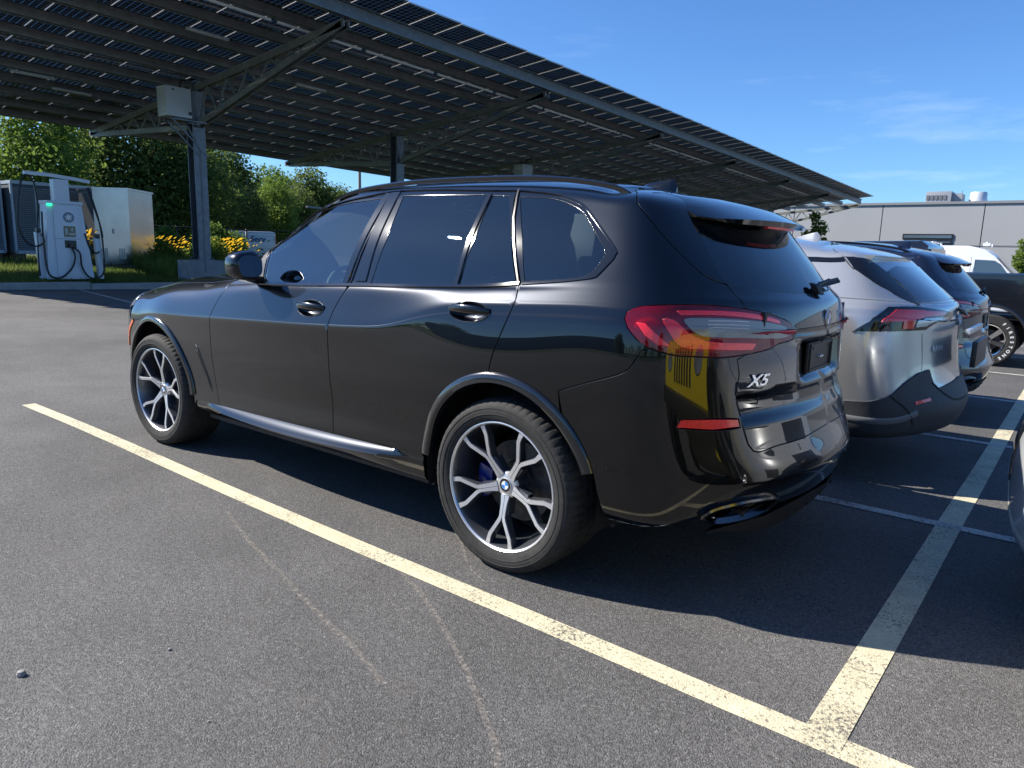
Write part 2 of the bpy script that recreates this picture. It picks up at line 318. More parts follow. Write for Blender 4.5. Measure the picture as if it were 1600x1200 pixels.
TR={
'seam_rear':[(-0.014,0.906,1.228),(-0.036,0.952,1.162),(-0.025,0.976,1.105),(-0.006,0.987,1.048),(0.026,0.998,0.967),(0.047,1.004,0.905),(0.058,1.005,0.851)],
'seam_mid':[(1.040,0.914,1.173),(1.052,0.937,1.132),(1.100,0.959,1.070),(1.114,0.981,1.009),(1.119,0.997,0.927),(1.124,0.990,0.793),(1.120,0.983,0.705),(1.178,0.966,0.588),(1.183,0.958,0.498),(1.136,0.963,0.438),(1.130,0.963,0.402)],
'seam_fender':[(2.175,0.868,1.137),(2.163,0.932,1.076),(2.225,0.966,1.001),(2.236,0.989,0.939),(2.246,0.992,0.841),(2.258,0.980,0.661),(2.264,0.962,0.504),(2.235,0.964,0.381)],
'door_bottom':[(2.486,0.963,0.355),(2.239,0.964,0.381),(1.587,0.963,0.390),(1.130,0.963,0.402),(0.732,0.963,0.410),(0.417,0.966,0.413)],
'gate_seam':[(-0.173,0.244,1.648),(-0.406,0.681,1.577),(-0.435,0.725,1.543),(-0.486,0.743,1.500),(-0.553,0.752,1.436),(-0.612,0.742,1.378),(-0.671,0.722,1.322),(-0.714,0.700,1.283),(-0.749,0.663,1.260),(-0.772,0.627,1.251)],
'glass_front':[(1.814,0.899,1.151),(1.453,0.909,1.160),(1.107,0.912,1.173),(1.055,0.822,1.381),(1.054,0.682,1.600),(1.208,0.685,1.590),(1.404,0.686,1.571),(1.541,0.693,1.539),(1.679,0.722,1.468),(1.764,0.777,1.385),(1.868,0.804,1.325)],
'sail':[(1.860,0.894,1.156),(1.837,0.896,1.153),(1.901,0.795,1.325),(1.908,0.792,1.325)],
'glass_rear_door':[(0.910,0.678,1.609),(0.602,0.680,1.605),(0.356,0.684,1.599),(0.333,0.814,1.409),(0.341,0.908,1.206),(0.620,0.910,1.193),(0.890,0.912,1.183),(0.879,0.818,1.395)],
'glass_small':[(0.323,0.687,1.595),(0.227,0.691,1.590),(0.101,0.820,1.405),(0.015,0.903,1.232),(0.159,0.907,1.217),(0.324,0.908,1.207),(0.306,0.822,1.395)],
'glass_quarter':[(0.154,0.698,1.583),(-0.014,0.708,1.573),(-0.142,0.734,1.540),(-0.203,0.754,1.513),(-0.257,0.783,1.470),(-0.366,0.845,1.368),(-0.377,0.854,1.352),(-0.351,0.882,1.296),(-0.307,0.894,1.268),(-0.233,0.899,1.254),(-0.038,0.902,1.238),(0.042,0.820,1.406)],
'dlo_top':[(1.904,0.789,1.329),(1.773,0.737,1.420),(1.620,0.686,1.530),(1.417,0.676,1.584),(1.206,0.667,1.614),(1.007,0.650,1.636),(0.714,0.653,1.636),(0.396,0.664,1.622),(0.191,0.670,1.616)],
'dlo_quarter':[(0.191,0.670,1.616),(-0.014,0.691,1.593),(-0.154,0.721,1.558),(-0.217,0.744,1.528),(-0.306,0.789,1.461),(-0.387,0.828,1.396),(-0.427,0.849,1.357),(-0.421,0.862,1.333),(-0.371,0.895,1.266),(-0.353,0.898,1.260),(-0.237,0.904,1.243),(-0.030,0.909,1.221)],
'belt':[(1.875,0.909,1.134),(1.481,0.922,1.142),(1.023,0.920,1.165),(0.602,0.919,1.179),(0.197,0.916,1.199),(-0.017,0.909,1.220)],
'rear_glass':[(-0.598,0.580,1.484),(-0.572,0.416,1.549),(-0.566,0.042,1.566),(-0.618,0.000,1.538)],
'rear_glass_left':[(-0.598,0.580,1.484),(-0.625,0.587,1.448),(-0.712,0.617,1.329),(-0.766,0.632,1.256)],
'rear_glass_bottom':[(-0.773,0.629,1.249),(-0.848,0.466,1.226),(-0.910,0.156,1.211)],
'lamp':[(-0.540,0.959,1.123),(-0.543,0.949,1.147),(-0.584,0.932,1.168),(-0.662,0.890,1.177),(-0.779,0.747,1.177),(-0.849,0.619,1.165),(-0.915,0.458,1.132),(-0.939,0.377,1.105),(-0.948,0.356,1.080),(-0.946,0.365,1.043),(-0.925,0.461,1.030),(-0.912,0.510,1.014),(-0.868,0.632,0.999),(-0.817,0.742,0.992),(-0.767,0.823,0.998),(-0.707,0.896,1.004),(-0.629,0.951,1.029),(-0.594,0.960,1.055),(-0.557,0.963,1.092)],
'lamp_white':[(-0.720,0.860,1.127),(-0.767,0.794,1.134),(-0.857,0.630,1.125),(-0.907,0.501,1.110),(-0.935,0.411,1.090),(-0.939,0.400,1.060),(-0.924,0.463,1.051),(-0.864,0.635,1.060),(-0.797,0.767,1.066),(-0.757,0.827,1.078)],
'lamp_red1':[(-0.587,0.954,1.111),(-0.609,0.947,1.110),(-0.644,0.937,1.076),(-0.687,0.911,1.037),(-0.647,0.939,1.047),(-0.611,0.952,1.074)],
'lamp_red2':[(-0.664,0.912,1.128),(-0.694,0.887,1.127),(-0.737,0.852,1.083),(-0.769,0.812,1.060),(-0.805,0.755,1.048),(-0.884,0.587,1.037),(-0.880,0.602,1.016),(-0.793,0.779,1.023),(-0.726,0.872,1.033),(-0.691,0.903,1.078)],
'gate_side':[(-0.849,0.618,1.166),(-0.868,0.632,0.999),(-0.853,0.669,0.982),(-0.861,0.659,0.927),(-0.860,0.672,0.852),(-0.864,0.670,0.821),(-0.873,0.659,0.784),(-0.885,0.646,0.735),(-0.921,0.609,0.636)],
'gate_bottom':[(-0.921,0.609,0.636),(-0.967,0.479,0.642),(-1.004,0.311,0.645),(-1.021,0.040,0.662)],
'crease1':[(-0.867,0.658,0.851),(-0.947,0.406,0.855),(-0.987,0.000,0.846)],
'crease2':[(-0.867,0.673,0.780),(-0.929,0.512,0.775),(-0.998,-0.000,0.764)],
'plate':[(-0.954,0.326,1.015),(-0.974,0.142,1.012),(-0.983,0.065,0.882),(-0.967,0.279,0.883)],
'reflector':[(-0.744,0.871,0.771),(-0.813,0.777,0.769),(-0.875,0.660,0.760),(-0.881,0.655,0.730),(-0.824,0.766,0.727),(-0.733,0.884,0.741)],
'exhaust':[(-0.809,0.784,0.386),(-0.824,0.785,0.420),(-0.846,0.763,0.439),(-0.903,0.681,0.457),(-0.968,0.536,0.440),(-0.940,0.548,0.384),(-0.871,0.582,0.341),(-0.813,0.671,0.334),(-0.793,0.722,0.338)],
'bumper_bottom':[(-0.437,0.871,0.326),(-0.736,0.843,0.363),(-0.779,0.713,0.330),(-0.860,0.601,0.340),(-0.925,0.476,0.348),(-0.989,0.286,0.359),(-1.028,0.010,0.375)],
'bumper_seam':[(-0.284,0.990,0.828),(-0.398,0.987,0.872),(-0.521,0.982,0.916),(-0.573,0.974,0.945),(-0.599,0.965,0.987),(-0.615,0.957,1.015)],
'arch_seam':[(-0.418,0.952,0.500),(-0.476,0.951,0.513)],
'bcorner':[(-0.708,0.896,0.992),(-0.721,0.889,0.901),(-0.727,0.889,0.785),(-0.726,0.894,0.667)],
'badge':[(-0.873,0.637,0.883),(-0.913,0.525,0.906)],
'arch_out':[(0.457,0.968,0.433),(0.421,0.976,0.567),(0.350,0.996,0.687),(0.259,1.005,0.773),(0.058,1.005,0.859),(-0.126,0.999,0.866),(-0.285,0.989,0.822),(-0.364,0.980,0.748),(-0.416,0.967,0.645),(-0.435,0.952,0.504)],
'arch_in':[(0.497,0.873,0.253),(0.419,0.968,0.431),(0.393,0.975,0.560),(0.313,0.995,0.667),(0.188,1.005,0.766),(0.044,1.004,0.815),(-0.077,1.000,0.818),(-0.182,0.994,0.793),(-0.284,0.982,0.725),(-0.354,0.970,0.649),(-0.406,0.955,0.529),(-0.401,0.872,0.325)],
'farch_out':[(3.324,0.955,0.807),(3.197,0.963,0.843),(3.017,0.981,0.871),(2.845,0.992,0.880),(2.721,0.992,0.861),(2.625,0.990,0.804),(2.554,0.989,0.750),(2.523,0.984,0.680),(2.504,0.969,0.538),(2.477,0.963,0.356)],
'farch_in':[(3.508,0.903,0.453),(3.412,0.942,0.604),(3.300,0.959,0.707),(3.139,0.972,0.788),(3.000,0.984,0.821),(2.853,0.991,0.834),(2.746,0.991,0.814),(2.656,0.989,0.760),(2.590,0.986,0.693),(2.555,0.973,0.573),(2.537,0.964,0.451),(2.504,0.955,0.330)],
'vent':[(2.438,0.986,0.709),(2.392,0.986,0.714),(2.320,0.962,0.501),(2.319,0.961,0.453),(2.354,0.962,0.472)],
'amber':[(3.300,0.957,0.804),(3.350,0.955,0.760),(3.514,0.914,0.661),(3.514,0.911,0.598)],
'handle_r':[(0.304,0.986,1.087),(0.202,0.965,1.136),(0.078,0.977,1.105),(0.179,0.989,1.059)],
'handle_f':[(1.403,0.972,1.024),(1.310,0.954,1.076),(1.184,0.966,1.049),(1.271,0.985,0.991)],
'headlamp':[(3.281,0.943,0.898),(3.346,0.877,0.980),(3.397,0.791,1.013)],
}
# ------------------------------------------------------------- panels cut from a sheet
def dens(P,step=.03,closed=True):
    P=[np.array(p,float) for p in P];out=[];n=len(P)
    for i in range(n if closed else n-1):
        a=P[i];b=P[(i+1)%n];k=max(1,int(np.linalg.norm(b-a)/step))
        for j in range(k):out.append(a+(b-a)*j/k)
    if not closed:out.append(P[-1])
    return np.array(out)
def smooth_path(P,step=.03,closed=False):
    """Catmull-Rom through the points"""
    P=[np.array(p,float) for p in P];n=len(P);out=[]
    for i in range(n if closed else n-1):
        p1=P[i];p2=P[(i+1)%n];p0=P[i-1] if (i>0 or closed) else 2*p1-p2;p3=P[(i+2)%n] if (i+2<n or closed) else 2*p2-p1
        k=max(1,int(np.linalg.norm(p2-p1)/step))
        for j in range(k):
            t=j/k;out.append(.5*((2*p1)+(-p0+p2)*t+(2*p0-5*p1+4*p2-p3)*t*t+(-p0+3*p1-3*p2+p3)*t**3))
    if not closed:out.append(P[-1])
    return [tuple(q) for q in out]
def inpoly(pts,poly):
    x,y=pts[:,0],pts[:,1];c=np.zeros(len(pts),bool);n=len(poly)
    for i in range(n):
        x0,y0=poly[i];x1,y1=poly[(i+1)%n]
        k=((y0>y)!=(y1>y));
        if y1!=y0:c^=k&(x<(x1-x0)*(y-y0)/(y1-y0)+x0)
    return c
UVS=np.array([.2,.1])
def segdist(pts,poly):
    d=np.full(len(pts),9.)
    for i in range(len(poly)):
        a=poly[i];b=poly[(i+1)%len(poly)];ab=b-a;L=(ab@ab)+1e-12
        t=np.clip(((pts-a)@ab)/L,0,1);d=np.minimum(d,np.linalg.norm(pts-(a+t[:,None]*ab),axis=1))
    return d
class Sheet:
    """the shape of one car body: fine tensor spline warped by W (an affine or bent copy for another car)"""
    def __init__(s,warp=None):s.w=warp
    def ev(s,u,v):
        P,n=S(u,v,True)
        if s.w is None:return P,n
        e=1e-3;Q=s.w(P);A=S(np.asarray(u)+e,v);B=S(u,np.asarray(v)+e)
        U=s.w(A)-Q;V=s.w(B)-Q;n2=np.cross(V,U);n2/=np.maximum(np.linalg.norm(n2,axis=1,keepdims=True),1e-12)
        return Q,n2
def touv(P,step=.03,closed=True,raw=False,w=(1,1,1),**k):
    P=P if raw else dens(P,step,closed)
    return near(P,w,**k)*UVS
def panel(name,poly,parent,m,holes=(),off=0.,inset=.0022,depth=.014,gu=.022,gv=.014,mirror=0,weld=False,sheet=None,uv=False,step=.03,edge=.0012,flange=True,bend=None,near_k={}):
    """poly: closed 3D outline on the sheet (or uv if uv=True).  mirror: 0 left only, 1 also a copy on the other side; weld: one mesh over both sides"""
    sheet=sheet or SHEET
    B=[np.array(poly)*UVS if uv else touv(poly,step,**near_k)]+[np.array(h)*UVS if uv else touv(h,step,**near_k) for h in holes]
    B=[b[[i for i in range(len(b)) if np.linalg.norm(b[i]-b[i-1])>1e-5]] for b in B]
    lo=B[0].min(0);hi=B[0].max(0)
    g=np.stack(np.meshgrid(np.arange(math.ceil(lo[0]/gu)*gu,hi[0],gu),np.arange(math.ceil(lo[1]/gv)*gv,hi[1],gv),indexing='ij'),-1).reshape(-1,2)
    ins=inpoly(g,B[0])
    for h in B[1:]:ins&=~inpoly(g,h)
    g=g[ins]
    if len(g):
        dd=np.min([segdist(g,b) for b in B],0);g=g[dd>.35*min(gu,gv)]
    V=[Vector(p) for b in B for p in b];E=[];k=0
    for b in B:
        n=len(b);E+=[(k+i,k+(i+1)%n) for i in range(n)];k+=n
    nb=k;V+=[Vector(p) for p in g]
    ov,oe,of,vo,_,_=delaunay_2d_cdt(V,E,[],0,1e-7,True)
    X=np.array([tuple(p) for p in ov]);F=np.array([tuple(f) for f in of if len(f)==3])
    c=X[F].mean(1);ok=inpoly(c,B[0])
    for h in B[1:]:ok&=~inpoly(c,h)
    a=X[F];ar=(a[:,1,0]-a[:,0,0])*(a[:,2,1]-a[:,0,1])-(a[:,1,1]-a[:,0,1])*(a[:,2,0]-a[:,0,0])
    F=F[ok&(np.abs(ar)>1e-9)];ar=ar[ok&(np.abs(ar)>1e-9)]
    P,N=sheet.ev(X[:,0]/UVS[0],X[:,1]/UVS[1])
    # orientation
    T=P[F];fn=np.cross(T[:,1]-T[:,0],T[:,2]-T[:,0]);flip=(fn*N[F[:,0]]).sum(1)<0;F[flip]=F[flip][:,::-1]
    if bend is not None:P=bend(P,N,X/UVS)
    P=P+N*off
    if bend is not None:   # recompute normals from the bent geometry
        N2=np.zeros_like(P);T=P[F];fn=np.cross(T[:,1]-T[:,0],T[:,2]-T[:,0])
        for j in range(3):np.add.at(N2,F[:,j],fn)
        N=N2/np.maximum(np.linalg.norm(N2,axis=1,keepdims=True),1e-12)
    # boundary half-edges
    ed={}
    for f in F:
        for i in range(3):ed[(int(f[i]),int(f[(i+1)%3]))]=1
    bd=[(a,b) for (a,b) in ed if (b,a) not in ed]
    tang={}
    for a,b in bd:
        d=P[b]-P[a];d/=max(np.linalg.norm(d),1e-9);w=np.cross(N[a],d) # inward (face lies left)
        tang.setdefault(a,[]).append(w);w=np.cross(N[b],d);tang.setdefault(b,[]).append(w)
    verts=[tuple(p) for p in P];nor=[tuple(n) for n in N];fl=[tuple(map(int,f)) for f in F]
    center=lambda p:weld and abs(p[1])<2e-3
    if flange:
        ring={}
        P2=P.copy()
        for a,ws in tang.items():
            w=sum(ws);L=np.linalg.norm(w);w=w/L if L>1e-6 else ws[0]
            if center(P[a]):w=w*[1,0,1];verts[a]=(P[a][0],0,P[a][2]);P2[a]=verts[a];ring[a]=w;nor[a]=(N[a][0],0,N[a][2]);continue
            P2[a]=P[a]+w*(inset+edge);verts[a]=tuple(P2[a]);ring[a]=w
        r1={};r2={}
        for a,w in ring.items():
            n=N[a]
            r1[a]=len(verts);q=P2[a]-w*edge-n*edge
            if center(P[a]):q=P2[a]-n*edge
            verts.append(tuple(q));nn=-w*.9+n*.45;nn/=np.linalg.norm(nn);nor.append(tuple(nn))
            r2[a]=len(verts);verts.append(tuple(q-n*depth));nor.append(tuple(-w))
        for a,b in bd:
            if center(P[a]) and center(P[b]):continue
            fl.append((a,r1[a],r1[b],b));fl.append((r1[a],r2[a],r2[b],r1[b]))
    def mk(sy,nm,par,both=False):
        vv=np.array(verts);nn=np.array(nor);ff=[list(f) for f in fl]
        if both:
            k=len(vv);vv=np.concatenate([vv,vv*[1,-1,1]]);nn=np.concatenate([nn,nn*[1,-1,1]]);ff+= [[i+k for i in f][::-1] for f in fl]
        elif sy<0:vv=vv*[1,-1,1];nn=nn*[1,-1,1];ff=[f[::-1] for f in ff]
        me=D.meshes.new(nm);me.from_pydata(vv.tolist(),[],ff);me.polygons.foreach_set('use_smooth',[True]*len(ff));me.update()
        if len(me.polygons)==len(ff):me.normals_split_custom_set_from_vertices(nn.tolist())
        return link(nm,me,par,m)
    if weld:return mk(1,name,parent,True)
    o=mk(1,name,parent)
    if mirror:
        return o,mk(-1,name,parent)
    return o
def ribbon(name,pts,parent,m,prof,sheet=None,mirror=0,closed=False,raw=None,ends=True,near_k={}):
    """sweep a small profile [(across,out)] along a path on the sheet (across = tangent-plane direction)"""
    sheet=sheet or SHEET
    pts=np.array(pts,float)
    if raw is None:
        uv=near(pts,**near_k);P,N=sheet.ev(uv[:,0],uv[:,1])
    else:P,N=pts,np.array(raw)
    n=len(P);k=len(prof);V=[];
    for i in range(n):
        a=P[(i-1)%n] if (i>0 or closed) else P[i];b=P[(i+1)%n] if (i<n-1 or closed) else P[i]
        d=b-a;d/=np.linalg.norm(d);w=np.cross(N[i],d)
        for (x,h) in prof:V.append(P[i]+w*x+N[i]*h)
    F=[]
    for i in range(n if closed else n-1):
        j=(i+1)%n
        for q in range(k-1):F.append((i*k+q,j*k+q,j*k+q+1,i*k+q+1))
    if ends and not closed:F.append(tuple(range(k))[::-1]);F.append(tuple((n-1)*k+q for q in range(k)))
    out=[]
    for sy in ([1,-1] if mirror else [1]):
        b=MB();b.add([(v[0],v[1]*sy,v[2]) for v in V],F,0,True);out.append(b.build(name,m,parent,angle=50))
    return out if mirror else out[0]
# ============================================================= the dark SUV
SHEET=Sheet()
M_paint=mat('black_metallic_paint',(.0065,.0075,.0100),rough=.30,metal=0,coat=1.0,spec=.3,coatr=.006)
def flakes(m,amt=.35):
    nt=m.node_tree;b=nt.nodes['Principled BSDF'];b.inputs['Metallic'].default_value=.92;b.inputs['Coat IOR'].default_value=1.56
    return m
flakes(M_paint)
M_gloss=mat('gloss_black_trim',(.006,.006,.007),rough=.10,coat=.6,spec=.5)
M_satin=mat('satin_black_trim',(.018,.018,.019),rough=.38,spec=.5)
M_chrome=mat('brushed_bright_trim',(.13,.125,.12),rough=.25,metal=1)
M_dark=mat('dark_plastic',(.012,.012,.013),rough=.65,nscale=30,namt=.2)
M_rubber=mat('seal_rubber',(.004,.004,.004),rough=.7)
M_priv=glassmat('privacy_glass',(.13,.15,.17),ior=1.80,body=(.01,.018,.03),bodyw=.22)
M_glass=glassmat('side_glass',(.72,.90,.90),ior=2.15)
M_red=glassmat('red_lamp_lens',(.80,.07,.10),ior=1.55,body=(.55,.006,.04),bodyw=.22)
M_redin=mat('red_reflector',(.95,.012,.022),rough=.3,coat=1,nscale=90,namt=.2)
M_clear=mat('clear_lamp_insert',(.36,.38,.42),rough=.18,metal=.5,coat=1)
M_tailbase=mat('lamp_housing',(.45,.02,.06),rough=.3,coat=.5)
M_orange=mat('amber_marker',(.75,.13,.02),rough=.25,coat=1)
car=empty('parked_suv',(0,0,0));tag(car,'glossy black five door SUV parked nearest, beside the long cream line','suv')
P_=lambda *k:sum([list(TR[q]) for q in k],[])
# named curves
seam_mid=smooth_path([(1.040,.914,1.173),(1.058,.937,1.132),(1.090,.959,1.070),(1.110,.981,1.009),(1.119,.997,.927),(1.124,.990,.793),(1.126,.983,.705),(1.130,.966,.588),(1.136,.960,.50),(1.132,.963,.438),(1.130,.963,.402)])
seam_f=smooth_path([(2.185,.86,1.135),(2.178,.925,1.085),(2.215,.966,1.001),(2.236,.989,.939),(2.250,.992,.841),(2.262,.980,.661),(2.262,.962,.504),(2.235,.964,.381)])
seam_r=smooth_path(TR['seam_rear'])
def arch(cx,rx,rz,a0,a1,n=40,cz=.372):
    return [(cx+rx*math.cos(R_(a0+(a1-a0)*i/n)),.98,cz+rz*math.sin(R_(a0+(a1-a0)*i/n))) for i in range(n+1)]
near_side=dict(w=(1,.15,1),uhi=29)
def yfix(P,**k):
    uv=near(P,(1,.12,1),ulo=4.5);Q,_=SHEET.ev(uv[:,0],uv[:,1]);return [tuple(q) for q in Q]
# wheel-arch openings (body is cut to the inner lip, the moulding sits on top)
RAr=lambda a0,a1,n=40:yfix(arch(0.010,.468,.482,a0,a1,n))
FAr=lambda a0,a1,n=40:yfix(arch(2.985,.455,.478,a0,a1,n))
belt=smooth_path(TR['belt'])
cut=lambda path,cond:[p for p in path if cond(p)]
def ell(cx,cz_,rx=.112,rz=.042,q=.955,n=40):
    uv=near([(cx+rx*math.cos(t),.97,cz_+rz*math.sin(t)) for t in np.linspace(0,2*PI,n,endpoint=False)],(1,.12,1));c0=near([(cx,.97,cz_)],(1,.12,1))[0]
    return [tuple(c0+(p-c0)*q) for p in uv]
def panel_h(*a,hole=None,**k):
    return panel(*a,holes=[hole],**k)
_p3=lambda uvs:[tuple(x) for x in SHEET.ev(np.array([u for u,_ in uvs]),np.array([v for _,v in uvs]))[0]]
# --- front door skin
door_b=[(2.235,.964,.381),(1.587,.963,.390),(1.130,.963,.402)]
belt_f=[(1.05,.920,1.163),(1.481,.922,1.143),(1.875,.909,1.134),(2.06,.885,1.138),(2.185,.86,1.135)]
panel('front_door',dens(belt_f,.03,False).tolist()+seam_f[1:]+dens(door_b,.03,False).tolist()[1:]+seam_mid[::-1][1:-1],car,M_paint,mirror=1,gv=.01,holes=[_p3(ell(1.292,1.036))])
# --- rear door skin: ends at the arch
ra=RAr(4,80,30)   # front part of the arch
i_s=min(range(len(ra)),key=lambda i:abs(ra[i][0]-.058))
arc_f=ra[:i_s+1]
door_rb=[(1.130,.963,.402),(.732,.963,.410),arc_f[0]]
belt_r=[(-.017,.909,1.222),(.197,.916,1.2),(.602,.919,1.18),(1.03,.920,1.164)]
panel('rear_door',seam_mid[1:]+dens(door_rb,.03,False).tolist()[1:]+arc_f[1:]+seam_r[::-1]+dens(belt_r,.03,False).tolist()[1:],car,M_paint,mirror=1,gv=.01,holes=[_p3(ell(.190,1.097))])
# --- front wing
fa=FAr(8,183,40)
fw=[tuple(p) for p in seam_f[::-1]][:-1]
fend_top=[(2.185,.86,1.135),(2.45,.84,1.115),(2.70,.82,1.085),(2.95,.80,1.055),(3.20,.78,1.03),(3.32,.80,1.0),(3.36,.86,.95),(3.37,.90,.90),(3.40,.92,.80)]
fend_top=smooth_path(fend_top)
panel('front_wing',seam_f[::-1]+fend_top[1:]+fa[8:]+[(2.50,.963,.372)],car,M_paint,mirror=1,near_k=dict(vhi=12.5))
# --- nose / front bumper : one piece round the front
nose=[tuple(p) for p in fa[:9][::-1]]
nose_uv=[]
def U(P,**k):return near(P,**k)
a=near(fa[8:9],vhi=12)[0];b=near(fa[0:1],vhi=12)[0]
top=near(fend_top[-8:],vhi=12.5)
nz_=[tuple(q) for q in near(np.array(fa[:9])[::-1],vhi=12)]
nose_uv=[(q[0],q[1]) for q in nz_]+[(23.6,.6),(30,.6),(30,9.6)]+[(27,9.6),(25.2,9.2),(24.6,8.9)]+[tuple(q) for q in top[-1:]]
panel('front_bumper',[tuple(q) for q in dens([(p[0],p[1],0) for p in nose_uv],.15)[:,:2]],car,M_paint,uv=True,weld=True)
# --- bonnet
bu=[tuple(q) for q in near(fend_top[:-10],vhi=12.5)]
bon=[(q[0],q[1]) for q in bu]+[(24.6,9.1),(25.2,9.4),(27,9.8),(30,9.8),(30,15),(19.2,15),(19.2,11)]
panel('bonnet',[tuple(q) for q in dens([(p[0],p[1],0) for p in bon],.2)[:,:2]],car,M_paint,uv=True,weld=True,gu=.04,gv=.03)
# --- body side: quarter, pillar and cant rail in one pressing
gate_s=smooth_path([(-.173,.244,1.648),(-.30,.50,1.620),(-.395,.66,1.583)]+TR['gate_seam'][2:]+[(-.815,.625,1.215),(-.849,.618,1.166)])
lamp=smooth_path(TR['lamp'],closed=True,step=.02)
L=TR['lamp']
iq_top=5;  # lamp point on the gate seam (top)
lamp_outer_top=smooth_path(L[:6]);lamp_outer_bot=smooth_path(L[12:]+L[:1])
bs=smooth_path(TR['bumper_seam']+[(-.640,.947,1.025)],step=.02)
rb_=RAr(84,168,60)
j0=min(range(len(rb_)),key=lambda i:abs(rb_[i][0]+.284))
seam_to_arch=[TR['bumper_seam'][0]]
arc_q=[p for p in rb_ if p[0]<.058 and p[0]>-.305]
uvq=[]
pil_front=[(19.0,11.4),(19.05,12.5),(19.05,13.4),(18.9,14.2),(18.6,14.9),(18.2,15.3)]
roof_edge=[(u,15.3) for u in np.arange(18,7.4,-.25)]
gs=near(gate_s)
r_cut=[i for i in range(len(gs)) if gs[i][1]<=15.3]
gate_uv=[tuple(q) for q in gs[r_cut]]
def uvl(P,**k):return [tuple(q) for q in near(P,**k)]
dq=smooth_path(TR['dlo_quarter'],step=.02);dt=smooth_path(TR['dlo_top'][1:],step=.02)
side_uv=(pil_front+roof_edge+[(gate_uv[0][0],15.3)]+gate_uv+uvl(lamp_outer_top[::-1])+uvl(lamp_outer_bot[::-1][1:12]))
# lower: lamp bottom back to the bumper seam
lb=uvl(lamp_outer_bot[::-1]);bsu=uvl(bs[::-1])
k_=min(range(len(lb)),key=lambda i:abs(lb[i][0]-bsu[0][0])*.2+abs(lb[i][1]-bsu[0][1])*.1)
side_uv=(pil_front+roof_edge+[(gate_uv[0][0],15.3)]+gate_uv+uvl(lamp_outer_top[::-1])[1:]+lb[1:k_]+bsu+uvl(arc_q[::-1])[1:]+uvl(seam_r[::-1])+uvl(dq[::-1][1:])+uvl(dt[::-1][1:])+[(18.95,11.9)])
side_uv=[p for i,p in enumerate(side_uv) if math.hypot((p[0]-side_uv[i-1][0])*.2,(p[1]-side_uv[i-1][1])*.1)>2e-3]
panel('body_side',side_uv,car,M_paint,uv=True,mirror=1,gv=.01)
# --- roof
rf=[(u,15.3) for u in np.arange(18.2,7.4,-.25)]+[tuple(q) for q in gs[:r_cut[0]][::-1]]+[(8.0,17)]+[(u,17) for u in np.arange(8.5,18.3,.5)]+[(18.2,16)]
panel('roof',rf,car,M_paint,uv=True,weld=True,gu=.05,gv=.04)
# --- tailgate with a hole for the window
rg_l=TR['rear_glass_left'];rg=[(-.560,.30,1.560),(-.575,.45,1.545),(-.590,.545,1.515)]+[(-.598,.585,1.484)]+rg_l[1:]+[(-.775,.618,1.245),(-.812,.54,1.236),(-.848,.466,1.228),(-.885,.30,1.218),(-.908,.14,1.211),(-.912,0,1.210)]
rg=smooth_path(rg,step=.02)
rg_uv=uvl(rg)+[(0,v) for v in np.arange(11.2,14.9,.3)]+[tuple(near([(-.555,0.02,1.563)])[0])]
gb=smooth_path(TR['gate_side'][1:]+TR['gate_bottom'][1:3]+[(-1.018,.15,.655),(-1.025,0,.66)])
lamp_inner=smooth_path(L[5:13])
g_uv=[(8.0,17)]+[tuple(q) for q in gs[:-1]]+uvl(lamp_inner)[:]+uvl(gb)[1:]+[(0,v) for v in np.arange(4.3,10.8,.4)]
# close round the window: the gate is split along y=0, so the window hole opens on that line
g_uv=g_uv+[(0,rg_uv[len(uvl(rg))-1][1])]+uvl(rg)[::-1]+[(0,15.6),(0,16.4),(0,17)]+[(u,17) for u in np.arange(.8,8,.8)]
g_uv=[p for i,p in enumerate(g_uv) if math.hypot((p[0]-g_uv[i-1][0])*.2,(p[1]-g_uv[i-1][1])*.1)>2e-3]
def gate_bend(P,N,uv):
    # pressed number-plate recess and the folded lower lip
    P=P.copy();y=np.abs(P[:,1]);z=P[:,2]
    def sm(a,b,x):t=np.clip((x-a)/(b-a),0,1);return t*t*(3-2*t)
    rec=(1-sm(.24,.30,y+(1.03-z)*.12))*sm(.862,.880,z)*(1-sm(1.012,1.032,z))
    P[:,0]+=.034*rec
    P[:,0]+=.014*(1-sm(.842,.854,z+.02*y*y))-.016*(1-sm(.735,.785,z+.02*y*y))
    P[:,0]-=.006*np.exp(-((z-1.035-.03*y)/.012)**2)*(1-sm(.30,.42,y))
    return P
gate=panel('tailgate',g_uv,car,M_paint,uv=True,weld=True,gu=.02,gv=.008,bend=gate_bend)
rw=panel('rear_window',rg_uv,car,M_priv,uv=True,weld=True,off=-.004,gu=.04,gv=.02,near_k={})
# --- rear bumper
arc_b=[arc_q[-1]]+[p for p in rb_ if p[0]<=-.305]
bb=smooth_path([(-.452,.895,.300),(-.60,.885,.325),(-.736,.865,.350),(-.79,.78,.352)]+[(-.86,.66,.36),(-.93,.50,.375),(-.99,.30,.385),(-1.03,.0,.39)],step=.03)
gbl=smooth_path(TR['gate_bottom'][1:3]+[(-1.018,.15,.655),(-1.025,0,.66)])
lbo=lb[k_:] # rest of lamp bottom
lamp_bot_u=uvl(smooth_path(L[12:],step=.02))
kk=[q for q in lamp_bot_u if q[0]<bsu[0][0]-.02]
cont=smooth_path([(-.452,.895,.300),(-.60,.885,.325),(-.715,.872,.350),(-.765,.84,.385),(-.81,.80,.440),(-.865,.71,.490),(-.93,.56,.515),(-1.00,.32,.522),(-1.045,.0,.520)],step=.02)
val=smooth_path([(-.715,.872,.350),(-.78,.78,.340),(-.86,.66,.345),(-.93,.50,.365),(-.99,.30,.385),(-1.03,.0,.39)],step=.03)
cu=uvl(cont)
